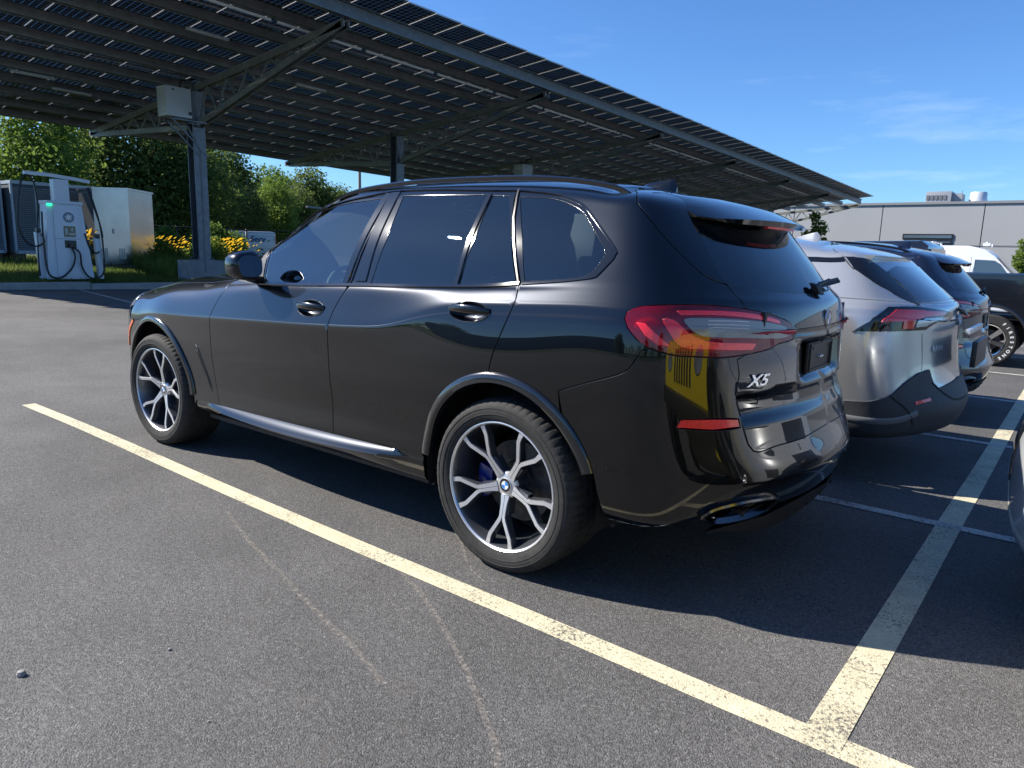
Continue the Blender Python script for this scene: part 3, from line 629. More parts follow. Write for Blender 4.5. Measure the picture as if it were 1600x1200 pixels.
b_uv=uvl(arc_b)+cu[1:]+[(0,v) for v in (3.1,3.6)]+uvl(gb)[::-1]+kk[1:]+bsu+[]
b_uv=[p for i,p in enumerate(b_uv) if math.hypot((p[0]-b_uv[i-1][0])*.2,(p[1]-b_uv[i-1][1])*.1)>2e-3]
ref_o=smooth_path(TR['reflector'],closed=False,step=.02)
panel('rear_bumper',b_uv,car,M_paint,uv=True,weld=True,holes=[uvl(ref_o)],gv=.010)
vu=cu[[i for i,q in enumerate(cont) if q[0]<-.735][0]:]
vv_=uvl(val)[::-1]
ex=smooth_path([(-.812,.790,.392),(-.826,.775,.418),(-.850,.735,.438),(-.905,.640,.452),(-.955,.520,.452),(-.968,.470,.440),(-.945,.500,.400),(-.905,.560,.368),(-.860,.640,.356),(-.825,.720,.362)],closed=True,step=.015)
panel('bumper_valance',vu+[(0,2.6),(0,1.6)]+vv_[1:],car,M_gloss,uv=True,weld=True,off=-.014,holes=[uvl(ex)],gu=.03,gv=.012)
panel('exhaust_throat',ex,car,M_rubber,off=-.055,mirror=1,inset=-.01)
ribbon('exhaust_trim',[ex[-1]]+ex[:-1],car,mat('dark_chrome_rim',(.12,.12,.125),rough=.15,metal=1),[(-.014,-.016),(-.013,.006),(-.004,.009),(.004,.004),(.006,-.050)],mirror=1,closed=True)
ribbon('exhaust_baffle',smooth_path([(-.90,.60,.43),(-.93,.54,.42),(-.95,.50,.425)],step=.02),car,mat('dark_chrome',(.35,.35,.36),rough=.2,metal=1),[(-.028,-.035),(-.02,-.028),(.012,-.028),(.02,-.035)],mirror=1)
panel('bumper_reflector',TR['reflector'],car,M_redin,off=-.003,mirror=1)
# --- tail lamps: lens over a red housing, unlit bars and insert laid on top
for s_ in (1,):
    lo_,lo2=panel('tail_lamp',lamp,car,M_red,off=.004,mirror=1,depth=.02)
    for par,mir in ((lo_,1),(lo2,-1)):
        pass
def sub(name,poly,m,off,smooth=True):
    pl=smooth_path(poly,closed=True,step=.015) if smooth else poly
    a,b=panel(name,pl,None,m,off=off,mirror=1,inset=0,depth=.006,step=.02)
    a.parent=lo_;b.parent=lo2
sub('lamp_housing',L,M_tailbase,-.018)
sub('clear_insert',TR['lamp_white'],mat('smoked_clear_insert',(.19,.20,.20),rough=.25,coat=.6),.0055)
sub('red_light_bar',[(-.585,.954,1.112),(-.615,.946,1.112),(-.655,.930,1.075),(-.695,.902,1.035),(-.660,.930,1.038),(-.620,.950,1.070)],M_redin,.0052,False)
sub('red_light_bar',TR['lamp_red2'],M_redin,.0050)
sub('red_light_bar',[(-.69,.865,1.152),(-.78,.74,1.155),(-.86,.60,1.147),(-.915,.455,1.118),(-.918,.45,1.106),(-.865,.60,1.130),(-.78,.745,1.140),(-.70,.86,1.140)],M_redin,.0052)
# --- dark seals behind every gap
def gasket(path,w=.016):
    ribbon('door_seal',path,car,M_rubber,[(-w,-.011),(w,-.011),(w,-.020),(-w,-.020)],mirror=1)
gasket(seam_mid);gasket(seam_r);gasket(gate_s[4:-4]);gasket(dens(belt_f,.05,False));gasket(bs)
gasket(smooth_path(L,step=.03));gasket(gb[:-2]);gasket(seam_f)
# --- side glazing : gloss frames with panes let into them
gf=smooth_path(TR['glass_front'][:3],.03)+smooth_path(TR['glass_front'][3:5]+TR['glass_front'][5:],.03)[0:]
gf=TR['glass_front'];gfo=[gf[0],gf[1],gf[2],gf[3]]+smooth_path(gf[4:],step=.03)
gr=TR['glass_rear_door'];gs_=TR['glass_small'];gq=TR['glass_quarter']
gqo=smooth_path(gq[:10],step=.02)+[gq[10],gq[11]]
FK={}
frame_f=[(1.035,.92,1.166)]+dens(belt_f[:3],.03,False).tolist()[1:]+[(1.905,.90,1.15),(1.94,.79,1.32)]+TR['dlo_top'][1:5]+[(1.062,.652,1.636),(1.03,.70,1.58),(1.035,.82,1.38)]
frame_f=[(1.045,.92,1.166)]+dens(belt_f[:3],.03,False).tolist()[1:]+[(1.90,.895,1.155),(1.93,.79,1.32)]+smooth_path(TR['dlo_top'][1:5])[1:]+[(1.000,.652,1.636),(1.008,.70,1.58),(1.022,.82,1.38)]
panel('window_frame',frame_f,car,M_gloss,holes=[gfo],off=-.003,mirror=1,gu=.03,gv=.02)
panel('side_window',gfo,car,M_glass,off=-.006,mirror=1,gu=.04,gv=.03,inset=-.002)
frame_r=[(.992,.655,1.636)]+smooth_path(TR['dlo_top'][5:],step=.03)[1:]+[(.19,.70,1.585),(.10,.82,1.40),(.0,.909,1.222)]
frame_r=frame_r+dens([(.197,.916,1.2),(.602,.919,1.18),(1.035,.920,1.166)],.03,False).tolist()+[(1.014,.82,1.38),(1.0,.70,1.58)]
panel('window_frame',frame_r,car,M_gloss,holes=[gr,gs_],off=-.003,mirror=1,gu=.03,gv=.02)
panel('side_window',gr,car,M_priv,off=-.006,mirror=1,gu=.04,gv=.03,inset=-.002)
panel('side_window',gs_,car,M_priv,off=-.006,mirror=1,gu=.04,gv=.03,inset=-.002)
frame_q=dq+[(-.02,.905,1.226),(.085,.82,1.40),(.178,.70,1.585)]
panel('window_frame',frame_q,car,M_gloss,holes=[gqo],off=-.003,mirror=1,gu=.03,gv=.02)
panel('side_window',gqo,car,M_priv,off=-.006,mirror=1,gu=.04,gv=.03,inset=-.002)
# bright line round the glazing, waist strip and window bars
band=[(-.005,-.002),(-.004,.004),(.004,.004),(.005,-.002)]
ribbon('window_trim',dt[4:]+dq[1:],car,M_gloss,band,mirror=1)
ribbon('window_trim',[(.186,.665,1.615),(.172,.70,1.585),(.135,.76,1.49),(.085,.82,1.40),(.030,.87,1.30),(-.012,.905,1.226)],car,M_chrome,[(-.006,-.002),(-.004,.005),(.004,.005),(.006,-.002)],mirror=1)
wb=smooth_path([(-.02,.909,1.222),(.197,.916,1.201),(.602,.919,1.181),(1.03,.920,1.165),(1.481,.922,1.145),(1.86,.909,1.136)])
ribbon('waist_strip',wb,car,M_gloss,[(-.011,-.003),(-.009,.006),(.006,.007),(.010,-.003)],mirror=1)
bar=lambda a,b:[tuple(np.array(a)*(1-t)+np.array(b)*t) for t in np.linspace(0,1,9)]
ribbon('window_bar',bar(*[(.340,.69,1.605),(.332,.908,1.200)]),car,M_gloss,[(-.013,-.003),(-.011,.003),(.011,.003),(.013,-.003)],mirror=1)
ribbon('pillar_cover',bar((.985,.66,1.630),(.965,.912,1.19)),car,M_gloss,[(-.036,-.002),(-.034,.003),(.034,.003),(.036,-.002)],mirror=1)
ribbon('pillar_cover',bar((1.035,.66,1.625),(1.082,.912,1.18)),car,M_gloss,[(-.022,-.002),(-.020,.003),(.020,.003),(.022,-.002)],mirror=1)
# --- wheel arch mouldings
def moulding(cx,ro,zo,ri,zi,a0,a1):
    n=60;rows=[]
    for i in range(n+1):
        a=R_(a0+(a1-a0)*i/n);c_,s_2=math.cos(a),math.sin(a)
        o=(cx+ro*c_,.98,.372+zo*s_2);q=(cx+ri*c_,.98,.372+zi*s_2)
        rows.append((o,q))
    uo=near([r[0] for r in rows],(1,.12,1),ulo=4.5);ui=near([r[1] for r in rows],(1,.12,1),ulo=4.5)
    Po,No=SHEET.ev(uo[:,0],uo[:,1]);Pi,Ni=SHEET.ev(ui[:,0],ui[:,1])
    for sy in (1,-1):
        V=[]
        for a,b,na in zip(Po,Pi,No):
            na=np.array([na[0]*.3,na[1],max(na[2],0)*.3]);yo=a[1];mid=a*.45+b*.55
            ym=max(a[1],b[1])+.004
            L=[a+[0,.001,0],a+(b-a)*.02+[0,.005,0],(a[0]*.85+b[0]*.15,ym+.007,a[2]*.85+b[2]*.15),(mid[0],ym+.010,mid[2]),(b[0]*.93+a[0]*.07,ym+.011,b[2]*.93+a[2]*.07),(b[0],ym+.006,b[2]),(b[0],ym-.05,b[2])]
            V+=[(p[0],p[1]*sy,p[2]) for p in L]
        F=[(i*7+j,(i+1)*7+j,(i+1)*7+j+1,i*7+j+1) for i in range(n) for j in range(6)]
        F+= [tuple(range(7)),tuple(n*7+j for j in range(7))[::-1]]
        MB().add(V,F,0,True).build('arch_moulding',M_gloss2,car,angle=60)
M_gloss2=mat('arch_trim_black',(.008,.0085,.010),rough=.2,coat=.9,coatr=.03)
moulding(.010,.468,.492,.418,.447,7,162);moulding(2.985,.47,.50,.432,.462,-4,176)
# --- liners
def liner(cx,r=.462):
    for sy in (1,-1):
        b=MB();prof=[(r,.94*sy),(r,.60*sy),(0.02,.60*sy)]
        b.lathe(prof,(cx,0,.385),'y',36,arc=(R_(-14),R_(194)));b.build('arch_liner',M_dark,car)
liner(.01);liner(2.985)
b=MB();b.box((-.44,-.78,.255),(3.45,.78,.28));b.box((-.90,-.60,.37),(-.44,.60,.39));b.box((.50,-.84,.24),(2.48,.84,.262));b.build('underbody',M_dark,car)
# inner walls so no light passes between panels
b=MB()
for sy in (1,-1):
    b.box((.48,.86*sy,.25),(2.50,.88*sy,1.10));b.box((-.42,.60*sy,.80),(.48,.86*sy,.9))
b.box((-.90,-.55,.40),(-.86,.55,1.15));b.box((-.66,-.80,.36),(-.62,.80,.98));b.build('inner_panel',M_dark,car)
# --- sills with the bright-catching ledge
for sy in (1,-1):
    V=[];n=50
    for i in range(n+1):
        t=i/n;x=.475+t*(2.505-.475);zt=.412-.028*t
        led=.036*math.sin(PI*min(1,max(0,(t-.07)/.86)))**.55 if .07<t<.93 else 0
        y0=.955;zb=.290+.012*t
        if t>.9:led*=1
        L=[(x,y0-.03,zt+.006),(x,y0+.004,zt-.001),(x,y0+.004+led*.80,zt-.020-led*.75),(x,y0+.008+led,zt-.030-led*.9),(x,y0+.004+led*.7,zt-.045-led),(x,.950,zb+.018),(x,.935,zb),(x,.86,zb-.03)]
        V+=[(p[0],p[1]*sy,p[2]) for p in L]
    F=[(i*8+j,(i+1)*8+j,(i+1)*8+j+1,i*8+j+1) for i in range(n) for j in range(7)]+[tuple(range(8)),tuple(n*8+j for j in range(8))]
    MB().add(V,F,0,True).build('sill_trim',M_paint,car,angle=60)
# --- roof rails
for sy in (1,-1):
    pts=[(1.50,.632,1.622),(1.42,.626,1.652),(1.25,.615,1.683),(.9,.608,1.705),(.5,.610,1.705),(.15,.616,1.695),(-.10,.622,1.672),(-.28,.632,1.640),(-.36,.640,1.606)]
    pp=smooth_path(pts,step=.04);b=MB();k=len(pp);V=[]
    for q in pp:
        for dy,dz in ((-.008,-.016),(-.011,0),(-.005,.007),(.005,.007),(.011,0),(.008,-.016)):V.append((q[0],(q[1]+dy)*sy,q[2]+dz-.020))
    F=[(i*6+j,(i+1)*6+j,(i+1)*6+(j+1)%6,i*6+(j+1)%6) for i in range(k-1) for j in range(6)]+[tuple(range(6)),tuple((k-1)*6+j for j in range(6))]
    b.add(V,F,0,True).build('roof_rail',M_gloss,car,angle=50)
# --- shark-fin aerial
V=[];n=10
for i in range(n+1):
    t=i/n;x=-.05-.19*t;h=.080*(t**.75)*(1 if t<.93 else .55);w=.030*math.sin(PI*min(1,t*.8+.12))+.006
    z=float(near([(x,0,1.7)],(1,1,0),vlo=15)[0][0]) if 0 else 1.676-.045*t
    V+=[(x,-w,z-.01),(x,-w*.55,z+h*.6),(x,0,z+h),(x,w*.55,z+h*.6),(x,w,z-.01)]
F=[(i*5+j,(i+1)*5+j,(i+1)*5+j+1,i*5+j+1) for i in range(n) for j in range(4)]+[(0,1,2,3,4),tuple(n*5+j for j in range(5))]
MB().add(V,F,0,True).build('roof_aerial',M_paint,car)
# --- roof spoiler
te=[(-.775,0,1.503),(-.768,.15,1.502),(-.750,.30,1.500),(-.715,.44,1.497),(-.668,.525,1.496),(-.612,.566,1.502)]
te=[(a[0],a[1],a[2]) for a in smooth_path(te,step=.05)]
k=len(te);V=[];
for q in te:
    f=q[1]/.566
    s0=near([(-.40-.02*f,q[1]*1.02,1.61-.02*f)],(1,1,0),vlo=13.6)[0]
    a=np.array(SHEET.ev(np.array([s0[0]]),np.array([s0[1]]))[0][0]);a[1]=q[1]*1.02
    qq=np.array(q)
    g=1-f**4;m1=a*.66+qq*.34+np.array([0,0,.003+.014*g]);m2=a*.33+qq*.67+np.array([0,0,.003+.014*g])
    lo=qq+np.array([.010,0,-.004-.018*g]);un=qq+np.array([.13-.05*f,0,.012*f-.012]);e0=a*.6+qq*.4+np.array([0,0,-.045+.03*f])
    V.append([a-[-.02,0,.006],a+[0,0,.002],m1,m2,qq,lo,un,e0])
b=MB();VV=[]
cols=[v for v in V[::-1]]+[[np.array(p)*[1,-1,1] for p in v] for v in V[1:]]
for v in cols:VV+=[tuple(p) for p in v]
n=len(cols);F=[(i*8+j,(i+1)*8+j,(i+1)*8+j+1,i*8+j+1) for i in range(n-1) for j in range(7)]+[tuple(range(8)),tuple((n-1)*8+j for j in range(8))]
b.add(VV,F,0,True).build('roof_spoiler',M_paint,car,angle=38);sp_=D.objects['roof_spoiler'].data;sp_.materials.append(M_gloss)
for p_ in sp_.polygons:
    if p_.normal.z<-.05:p_.material_index=1
sp_.update()
b=MB();
for i in range(12):
    y0=-.17+i*.34/12;y1=y0+.34/12-.001
    xx=lambda y:-.758+.10*(y/.572)**2*.9
    b.add([(xx(y0),y0,1.486),(xx(y1),y1,1.486),(xx(y1)+.006,y1,1.472),(xx(y0)+.006,y0,1.472),(xx(y0)+.02,y0,1.486),(xx(y1)+.02,y1,1.486),(xx(y1)+.02,y1,1.472),(xx(y0)+.02,y0,1.472)],[(0,1,2,3),(3,2,6,7),(0,4,5,1),(4,7,6,5),(0,3,7,4),(1,5,6,2)])
b.build('brake_light',M_redin,car)

# lamella bars inside the clear insert, scrapes along the lower bumper edge
for z0 in (1.118,1.104,1.090):
    ribbon('lamp_lamella',smooth_path([(-.775,.785,z0+.006),(-.82,.70,z0+.004),(-.862,.62,z0)],step=.02),lo_,mat('lamella_white',(.62,.64,.68),rough=.2,coat=1),[(-.0035,.004),(0,.0085),(.0035,.004)])
r9=random.Random(5)
for k in range(16):
    a_=r9.uniform(0,1);P0=np.array([-.47,.893,.306])*(1-a_)+np.array([-.70,.874,.345])*a_;L9=r9.uniform(.006,.035);dz9=r9.uniform(-.002,.010)
    ribbon('paint_scrape',[tuple(P0+[0,0,dz9]),tuple(P0+[-L9,-.001,L9*.15+dz9])],car,mat('scraped_primer',(.42,.42,.41),rough=.7),[(-.0012,.0002),(0,.0009),(.0012,.0002)])
# ------------------------------------------------------------- wheels
M_tyre=mat('tyre_rubber',(.030,.029,.027),rough=.78,spec=.35,nscale=35,namt=.25,bump=.25,bscale=220)
M_mach=mat('machined_alloy',(.72,.72,.73),rough=.36,metal=.75,nscale=60,namt=.06)
M_darkrim=mat('dark_alloy',(.15,.16,.18),rough=.35,metal=.8,coat=.3)
M_brake=mat('brake_iron',(.10,.095,.09),rough=.5,metal=.8,nscale=40,namt=.3)
M_blue=mat('blue_enamel',(.006,.02,.16),rough=.25,coat=1)
M_rblue=mat('roundel_blue',(.02,.22,.62),rough=.2,coat=1)
M_white=mat('white_enamel',(.8,.8,.8),rough=.25,coat=1)
M_black=mat('black_enamel',(.006,.006,.006),rough=.2,coat=1)
def roundel(name,parent,r,place):
    """badge: black ring, quartered blue and white centre; place maps (a,b,h) to space"""
    b=MB();n=32
    def ring(r0,r1,h,mi):
        V=[place(q*math.cos(2*PI*i/n),q*math.sin(2*PI*i/n),h) for q in(r0,r1) for i in range(n)]
        b.add(V,[(i,(i+1)%n,n+(i+1)%n,n+i) for i in range(n)],mi)
    ring(r,r*1.0001,-.004,3);
    V=[place(r*math.cos(2*PI*i/n),r*math.sin(2*PI*i/n),h) for h in(-.006,0) for i in range(n)]
    b.add(V,[(i,(i+1)%n,n+(i+1)%n,n+i) for i in range(n)],3)
    ring(r*.93,r,0,3);ring(r*.62,r*.93,.0003,0);ring(r*.57,r*.62,.0006,3)
    for q in range(4):
        V=[place(0,0,.0008)]+[place(r*.57*math.cos(PI/2*q+PI/2*i/8),r*.57*math.sin(PI/2*q+PI/2*i/8),.0008) for i in range(9)]
        b.add(V,[(0,i,i+1) for i in range(1,9)],1 if q in(1,3) else 2)
    return b.build(name,[M_black,M_rblue,M_white,M_mach],parent,recalc=False)
TY={}
def tyre_mesh(R,w,rr,key):
    if key in TY:return TY[key]
    prof=[(rr,-.004),(rr+.004,.004),(rr+.018,.011),(rr+.040,.014),(R-.032,.012),(R-.018,.004),(R-.007,-.010),(R-.0015,-.030),(R,-.050),
     (R,-.078),(R-.007,-.079),(R-.007,-.088),(R,-.089),(R+.001,-.118),(R-.007,-.119),(R-.007,-.130),(R+.001,-.131),(R+.001,-.165),(R-.007,-.166),(R-.007,-.177),(R+.001,-.178),(R,-w+.088),(R-.007,-w+.087),(R-.007,-w+.078),(R,-w+.077),(R,-w+.05),(R-.007,-w+.012),(R-.03,-w-.01),(rr,-w)]
    n=320;V=[];k=len(prof)
    for i in range(n):
        t=2*PI*i/n
        for j,(r,h) in enumerate(prof):
            dr=0
            if i%5==0 and 5<=j<=9:dr=.0045 if j>5 else .002
            if (i+2)%5==0 and k-6<=j<=k-3:dr=.0045
            if i%10==3 and 12<=j<=20 and r>R-.003:dr=.004
            if j in (3,4) and (i//2)%2==0:dr=0
            V.append(((r-dr)*math.cos(t),h,(r-dr)*math.sin(t)))
    F=[(i*k+j,i*k+j+1,((i+1)%n)*k+j+1,((i+1)%n)*k+j) for i in range(n) for j in range(k-1)]
    b=MB();b.add(V,F,0,True)
    # raised bead line on the side wall
    b.lathe([(rr+.030,.0125),(rr+.0315,.0150),(rr+.033,.0130)],(0,0,0),'y',96)
    b.lathe([(R-.040,.0125),(R-.0385,.0148),(R-.037,.0120)],(0,0,0),'y',96)
    o=b.build('tmp',M_tyre,angle=35);me=o.data;D.objects.remove(o);TY[key]=me;return me
RM={}
def rim_meshes():
    if RM:return RM
    b=MB();b.lathe([(.282,-.004),(.2815,.002),(.277,.003),(.2705,-.003)],(0,0,0),'y',96,mi=1)
    b.lathe([(.2705,-.003),(.266,-.012),(.262,-.03),(.252,-.07),(.246,-.12),(.25,-.24)],(0,0,0),'y',96)
    b.lathe([(.282,-.004),(.278,-.02),(.26,-.05),(.255,-.12),(.258,-.25)],(0,0,0),'y',64)
    # hub
    b.lathe([(0,-.062),(.050,-.062),(.058,-.066),(.064,-.085),(.066,-.14),(0,-.14)],(0,0,0),'y',40)
    o=b.build('t',[M_darkrim,M_mach],angle=40);RM['barrel']=o.data;D.objects.remove(o)
    def topy(r):return -.006-.046*(1-min(1,r/.262))**1.3
    b=MB()
    def blade(pts,ws,flare,depth,mi_top=1):
        # pts in-plane (x,z)
        P=[np.array(p) for p in pts];V=[];n=len(P)
        for i in range(n):
            a=P[max(i-1,0)];c=P[min(i+1,n-1)];d=(c-a)/np.linalg.norm(c-a);w=np.array([-d[1],d[0]]);r=np.linalg.norm(P[i]);y=topy(r);dp=depth*(1-.35*min(1,r/.27))
            for (x,h) in ((-ws[i]/2-flare,-dp),(-ws[i]/2-.0025,-.004),(-ws[i]/2,0),(ws[i]/2,0),(ws[i]/2+.0025,-.004),(ws[i]/2+flare,-dp)):
                q=P[i]+w*x;V.append((q[0],y+h,q[1]))
        for i in range(n-1):
            for j in range(5):
                b.add([V[i*6+j],V[(i+1)*6+j],V[(i+1)*6+j+1],V[i*6+j+1]],[(0,1,2,3)],mi_top if j==2 else 0)
        b.add(V[:6],[(0,1,2,3,4,5)],0);b.add(V[-6:],[(5,4,3,2,1,0)],0)
    for k in range(5):
        A=PI/2+2*PI*k/5+PI
        def pt(r,da):return (r*math.cos(A+da),r*math.sin(A+da))
        off=.0125
        for sgn in (1,-1):
            # stem half, then its arm
            u=np.array([math.cos(A),math.sin(A)]);v=np.array([-u[1],u[0]])*sgn
            pts=[u*.044+v*.0115,u*.075+v*.0088,u*.110+v*.0080,u*.136+v*.0082,u*.150+v*.0120,u*.186+v*.0325,u*.220+v*.0525,u*.238+v*.0570,u*.267+v*.0618]
            blade([tuple(p) for p in pts],[.0205,.0155,.0135,.0140,.0160,.0158,.0170,.0172,.0235],.004,.050)
        # web behind the stem, bolt pockets
        u=np.array([math.cos(A),math.sin(A)]);v=np.array([-u[1],u[0]])
        for r0,r1,w0,w1 in ((.04,.125,.019,.026),):
            q=[u*r0-v*w0,u*r1-v*w1,u*r1+v*w1,u*r0+v*w0]
            b.add([(p[0],topy(np.linalg.norm(p))-.012,p[1]) for p in q]+[(p[0],topy(np.linalg.norm(p))-.055,p[1]) for p in q],[(0,1,2,3),(4,7,6,5),(0,4,5,1),(1,5,6,2),(2,6,7,3),(3,7,4,0)],0)
        c=u*.066;b.lathe([(0,-.043),(.006,-.043),(.0065,-.047),(.0075,-.05)],(c[0],0,c[1]),'y',10,mi=2)
    b.lathe([(.030,-.044),(.046,-.045),(.056,-.050),(.060,-.058)],(0,0,0),'y',40,mi=1)
    o=b.build('t',[M_darkrim,M_mach,M_black],angle=25,recalc=True);RM['spokes']=o.data;D.objects.remove(o)
    b=MB();b.lathe([(.05,-.135),(.178,-.135),(.180,-.14),(.180,-.160),(.05,-.160)],(0,0,0),'y',64)
    b.lathe([(.0,-.12),(.085,-.12),(.09,-.135)],(0,0,0),'y',32)
    o=b.build('t',[M_brake],angle=40);RM['disc']=o.data;D.objects.remove(o)
    b=MB();V=[]
    P=[(.118+.078*q,a) for a in np.linspace(-.42,.42,9) for q in(0,1)]
    V=[(r*math.cos(a),h,r*math.sin(a)) for h in(-.095,-.175) for r,a in P];n=18
    F=[(i,i+2,i+3,i+1) for i in range(0,16,2)]+[(n+i,n+i+1,n+i+3,n+i+2) for i in range(0,16,2)]+[(i,n+i,n+i+2,i+2) for i in range(0,16,2)]+[(i+1,i+3,n+i+3,n+i+1) for i in range(0,16,2)]+[(0,1,n+1,n),(16,n+16,n+17,17)]
    b.add(V,F);o=b.build('t',[M_blue],bevel=.006);RM['caliper']=o.data;D.objects.remove(o)
    return RM
def wheel(parent,cx,cy,cz,side,rot,steer,w=.30):
    rm=rim_meshes();e=empty('wheel',(cx,cy,cz),0,parent)
    base=Matrix.Rotation(steer,4,'Z')
    if side<0:base=base@Matrix.Rotation(PI,4,'Z')
    e.rotation_euler=base.to_euler()
    o=link('tyre',tyre_mesh(.3765,w,.282,'t%d'%int(w*1000)),e)
    r=link('rim',rm['barrel'],e)
    s=link('spokes',rm['spokes'],e);s.rotation_euler=(0,rot,0)
    link('brake_disc',rm['disc'],e);c=link('brake_caliper',rm['caliper'],e);c.rotation_euler=(0,PI*.98 if cx>1 else .15,0)
    cr_,sr_=math.cos(rot),math.sin(rot)
    roundel('centre_badge',e,.031,lambda a,b,h:(a*1.0,-.040+h,b))
    return e
wheel(car,0,.985,.3745,1,R_(0),0,.30);wheel(car,0,-.985,.3745,-1,R_(20),0,.30)
wheel(car,2.975,.985,.3745,1,R_(28),.03,.275);wheel(car,2.975,-.985,.3745,-1,R_(50),.03,.275)
# ------------------------------------------------------------- door handles
def handle(cx,cz,rx=.112,rz=.042):
    for sy in (1,-1):
        P=[(cx+rx*math.cos(t),.97,cz+rz*math.sin(t)*(1+.0*math.cos(t))) for t in np.linspace(0,2*PI,36,endpoint=False)]
        uv=near(P,(1,.12,1));c0=near([(cx,.97,cz)],(1,.12,1))[0]
        Pc,Nc=SHEET.ev(np.array([c0[0]]),np.array([c0[1]]));Pb,Nb=SHEET.ev(uv[:,0],uv[:,1])
        # dish: rings from the edge inwards, with a rolled lip
        V=[];n=36
        for (q,dn) in ((1.03,.0006),(1.0,.0024),(.96,.0016),(.93,-.0005)):
            V+=[Pc[0]*(1-q)+Pb[i]*q+Nb[i]*dn for i in range(n)]
        k0=len(V)
        F=[(a*n+i,a*n+(i+1)%n,(a+1)*n+(i+1)%n,(a+1)*n+i) for a in range(3) for i in range(n)]
        b=MB();b.add([(v[0],v[1]*sy,v[2]) for v in V],F,0,True);h=b.build('door_handle',M_paint,car,angle=70)
        V=[]
        for q,dn in ((.94,-.001),(.85,-.018),(.65,-.030),(.35,-.036),(.02,-.038)):
            V+=[Pc[0]*(1-q)+Pb[i]*q+Nb[i]*dn for i in range(n)]
        F=[(a*n+i,a*n+(i+1)%n,(a+1)*n+(i+1)%n,(a+1)*n+i) for a in range(4) for i in range(n)]+[tuple(range(4*n,5*n))]
        b=MB();b.add([(v[0],v[1]*sy,v[2]) for v in V],F,0,True);b.build('handle_dish',M_paint,h,angle=80)
        # the grip: a flattened bar bowed outwards
        V=[];m_=24;ns=12
        for i in range(m_+1):
            t=i/m_;x=cx+rx*1.02*(1-2*t);bow=.034*math.sin(PI*t)**.6-.006;wz=.0125+.006*math.sin(PI*t);wy=.009
            y=Pc[0][1]+bow;z=cz+.010+.006*math.sin(PI*t)-.01*(t)*.3
            for j in range(ns):
                a=2*PI*j/ns;V.append((x,(y+wy*math.cos(a))*sy,z+wz*math.sin(a)))
        F=[(i*ns+j,(i+1)*ns+j,(i+1)*ns+(j+1)%ns,i*ns+(j+1)%ns) for i in range(m_) for j in range(ns)]+[tuple(range(ns)),tuple(m_*ns+j for j in range(ns))]
        MB().add(V,F,0,True).build('handle_grip',M_paint,h)
# ------------------------------------------------------------- mirrors
for sy in (1,-1):
    c=(1.79,1.035,1.238);hx,hy,hz=.072,.090,.080;V=[];nu,nv=28,16
    def se(w,m_):return math.copysign(abs(w)**m_,w)
    for i in range(nv+1):
        ph=-PI/2+PI*i/nv
        for j in range(nu):
            th=2*PI*j/nu
            x=hx*se(math.cos(ph),.55)*se(math.cos(th),.7);y=hy*se(math.cos(ph),.55)*se(math.sin(th),.7);z=hz*se(math.sin(ph),.75)
            x*=(1.0 if x<0 else 1.35);x-=.12*y
            z+=.02*(y/hy)*0;z*=1-.18*(y/hy)
            V.append((c[0]+x,(c[1]+y)*sy,c[2]+z))
    F=[(i*nu+j,i*nu+(j+1)%nu,(i+1)*nu+(j+1)%nu,(i+1)*nu+j) for i in range(nv) for j in range(nu)]
    up=[f for f in F if f[0]//nu>=7];dn=[f for f in F if f[0]//nu<7]
    mr=MB().add(V,up,0,True).build('door_mirror',M_paint,car,angle=80)
    MB().add(V,dn,0,True).build('mirror_base',M_satin,mr,angle=80)
    b=MB();b.lathe([(0,0),(.058,0),(.062,.004)],(0,0,0),'x',24);
    ml=MB().add([(c[0]-hx-.003-.12*yy,(c[1]+yy)*sy,c[2]+zz) for yy,zz in [(.074*se(math.cos(t),.6),.058*se(math.sin(t),.6)-.002) for t in np.linspace(0,2*PI,32,endpoint=False)]],[tuple(range(32))]).build('mirror_glass',mat('mirror_silver',(.75,.78,.8),rough=.01,metal=1),mr)
    b=MB();b.tube([(1.86,.885*sy,1.150),(1.84,.93*sy,1.160),(1.81,.99*sy,1.178)],[.030,.026,.03],10);b.build('mirror_arm',M_satin,mr)
    MB().add([(c[0]-hx*1.0-.0-.12*yy*1,(c[1]+yy)*sy,c[2]-.035) for yy in (0,)],[]).build('x',M_satin,mr) if 0 else None
    # quarter sail at the foot of the pillar
    panel('mirror_sail',[(1.83,.897,1.153),(1.895,.80,1.318),(1.935,.79,1.318),(1.93,.885,1.153)],car,M_satin,off=.001,gu=.03) if sy>0 else None
handle(.190,1.097);handle(1.292,1.036)
# ------------------------------------------------------------- wing vent, marker, front lamp
vp=[(2.445,.986,.712),(2.405,.986,.716),(2.325,.962,.52),(2.312,.961,.452),(2.350,.962,.462),(2.372,.97,.53)]
panel('wing_vent',smooth_path(vp,closed=True,step=.02),car,M_paint,off=.003,mirror=1,gu=.02)
vi=[(2.432,.986,.700),(2.415,.986,.700),(2.335,.962,.52),(2.328,.961,.475),(2.345,.962,.480),(2.362,.97,.53)]
panel('vent_slot',smooth_path(vi,closed=True,step=.02),car,M_rubber,off=.0055,mirror=1,gu=.02,inset=0)
ribbon('side_marker',smooth_path([(3.325,.953,.815),(3.385,.945,.765),(3.435,.93,.70),(3.462,.92,.63)],step=.02),car,M_orange,[(-.012,-.002),(-.010,.006),(.010,.006),(.012,-.002)],mirror=1,near_k=dict(vhi=10))
panel('headlamp',[(3.375,.90,.90),(3.37,.86,.955),(3.44,.80,.985),(3.60,.66,.93),(3.66,.62,.86),(3.50,.82,.86)],car,M_clear,off=.004,mirror=1,near_k=dict(vhi=11))
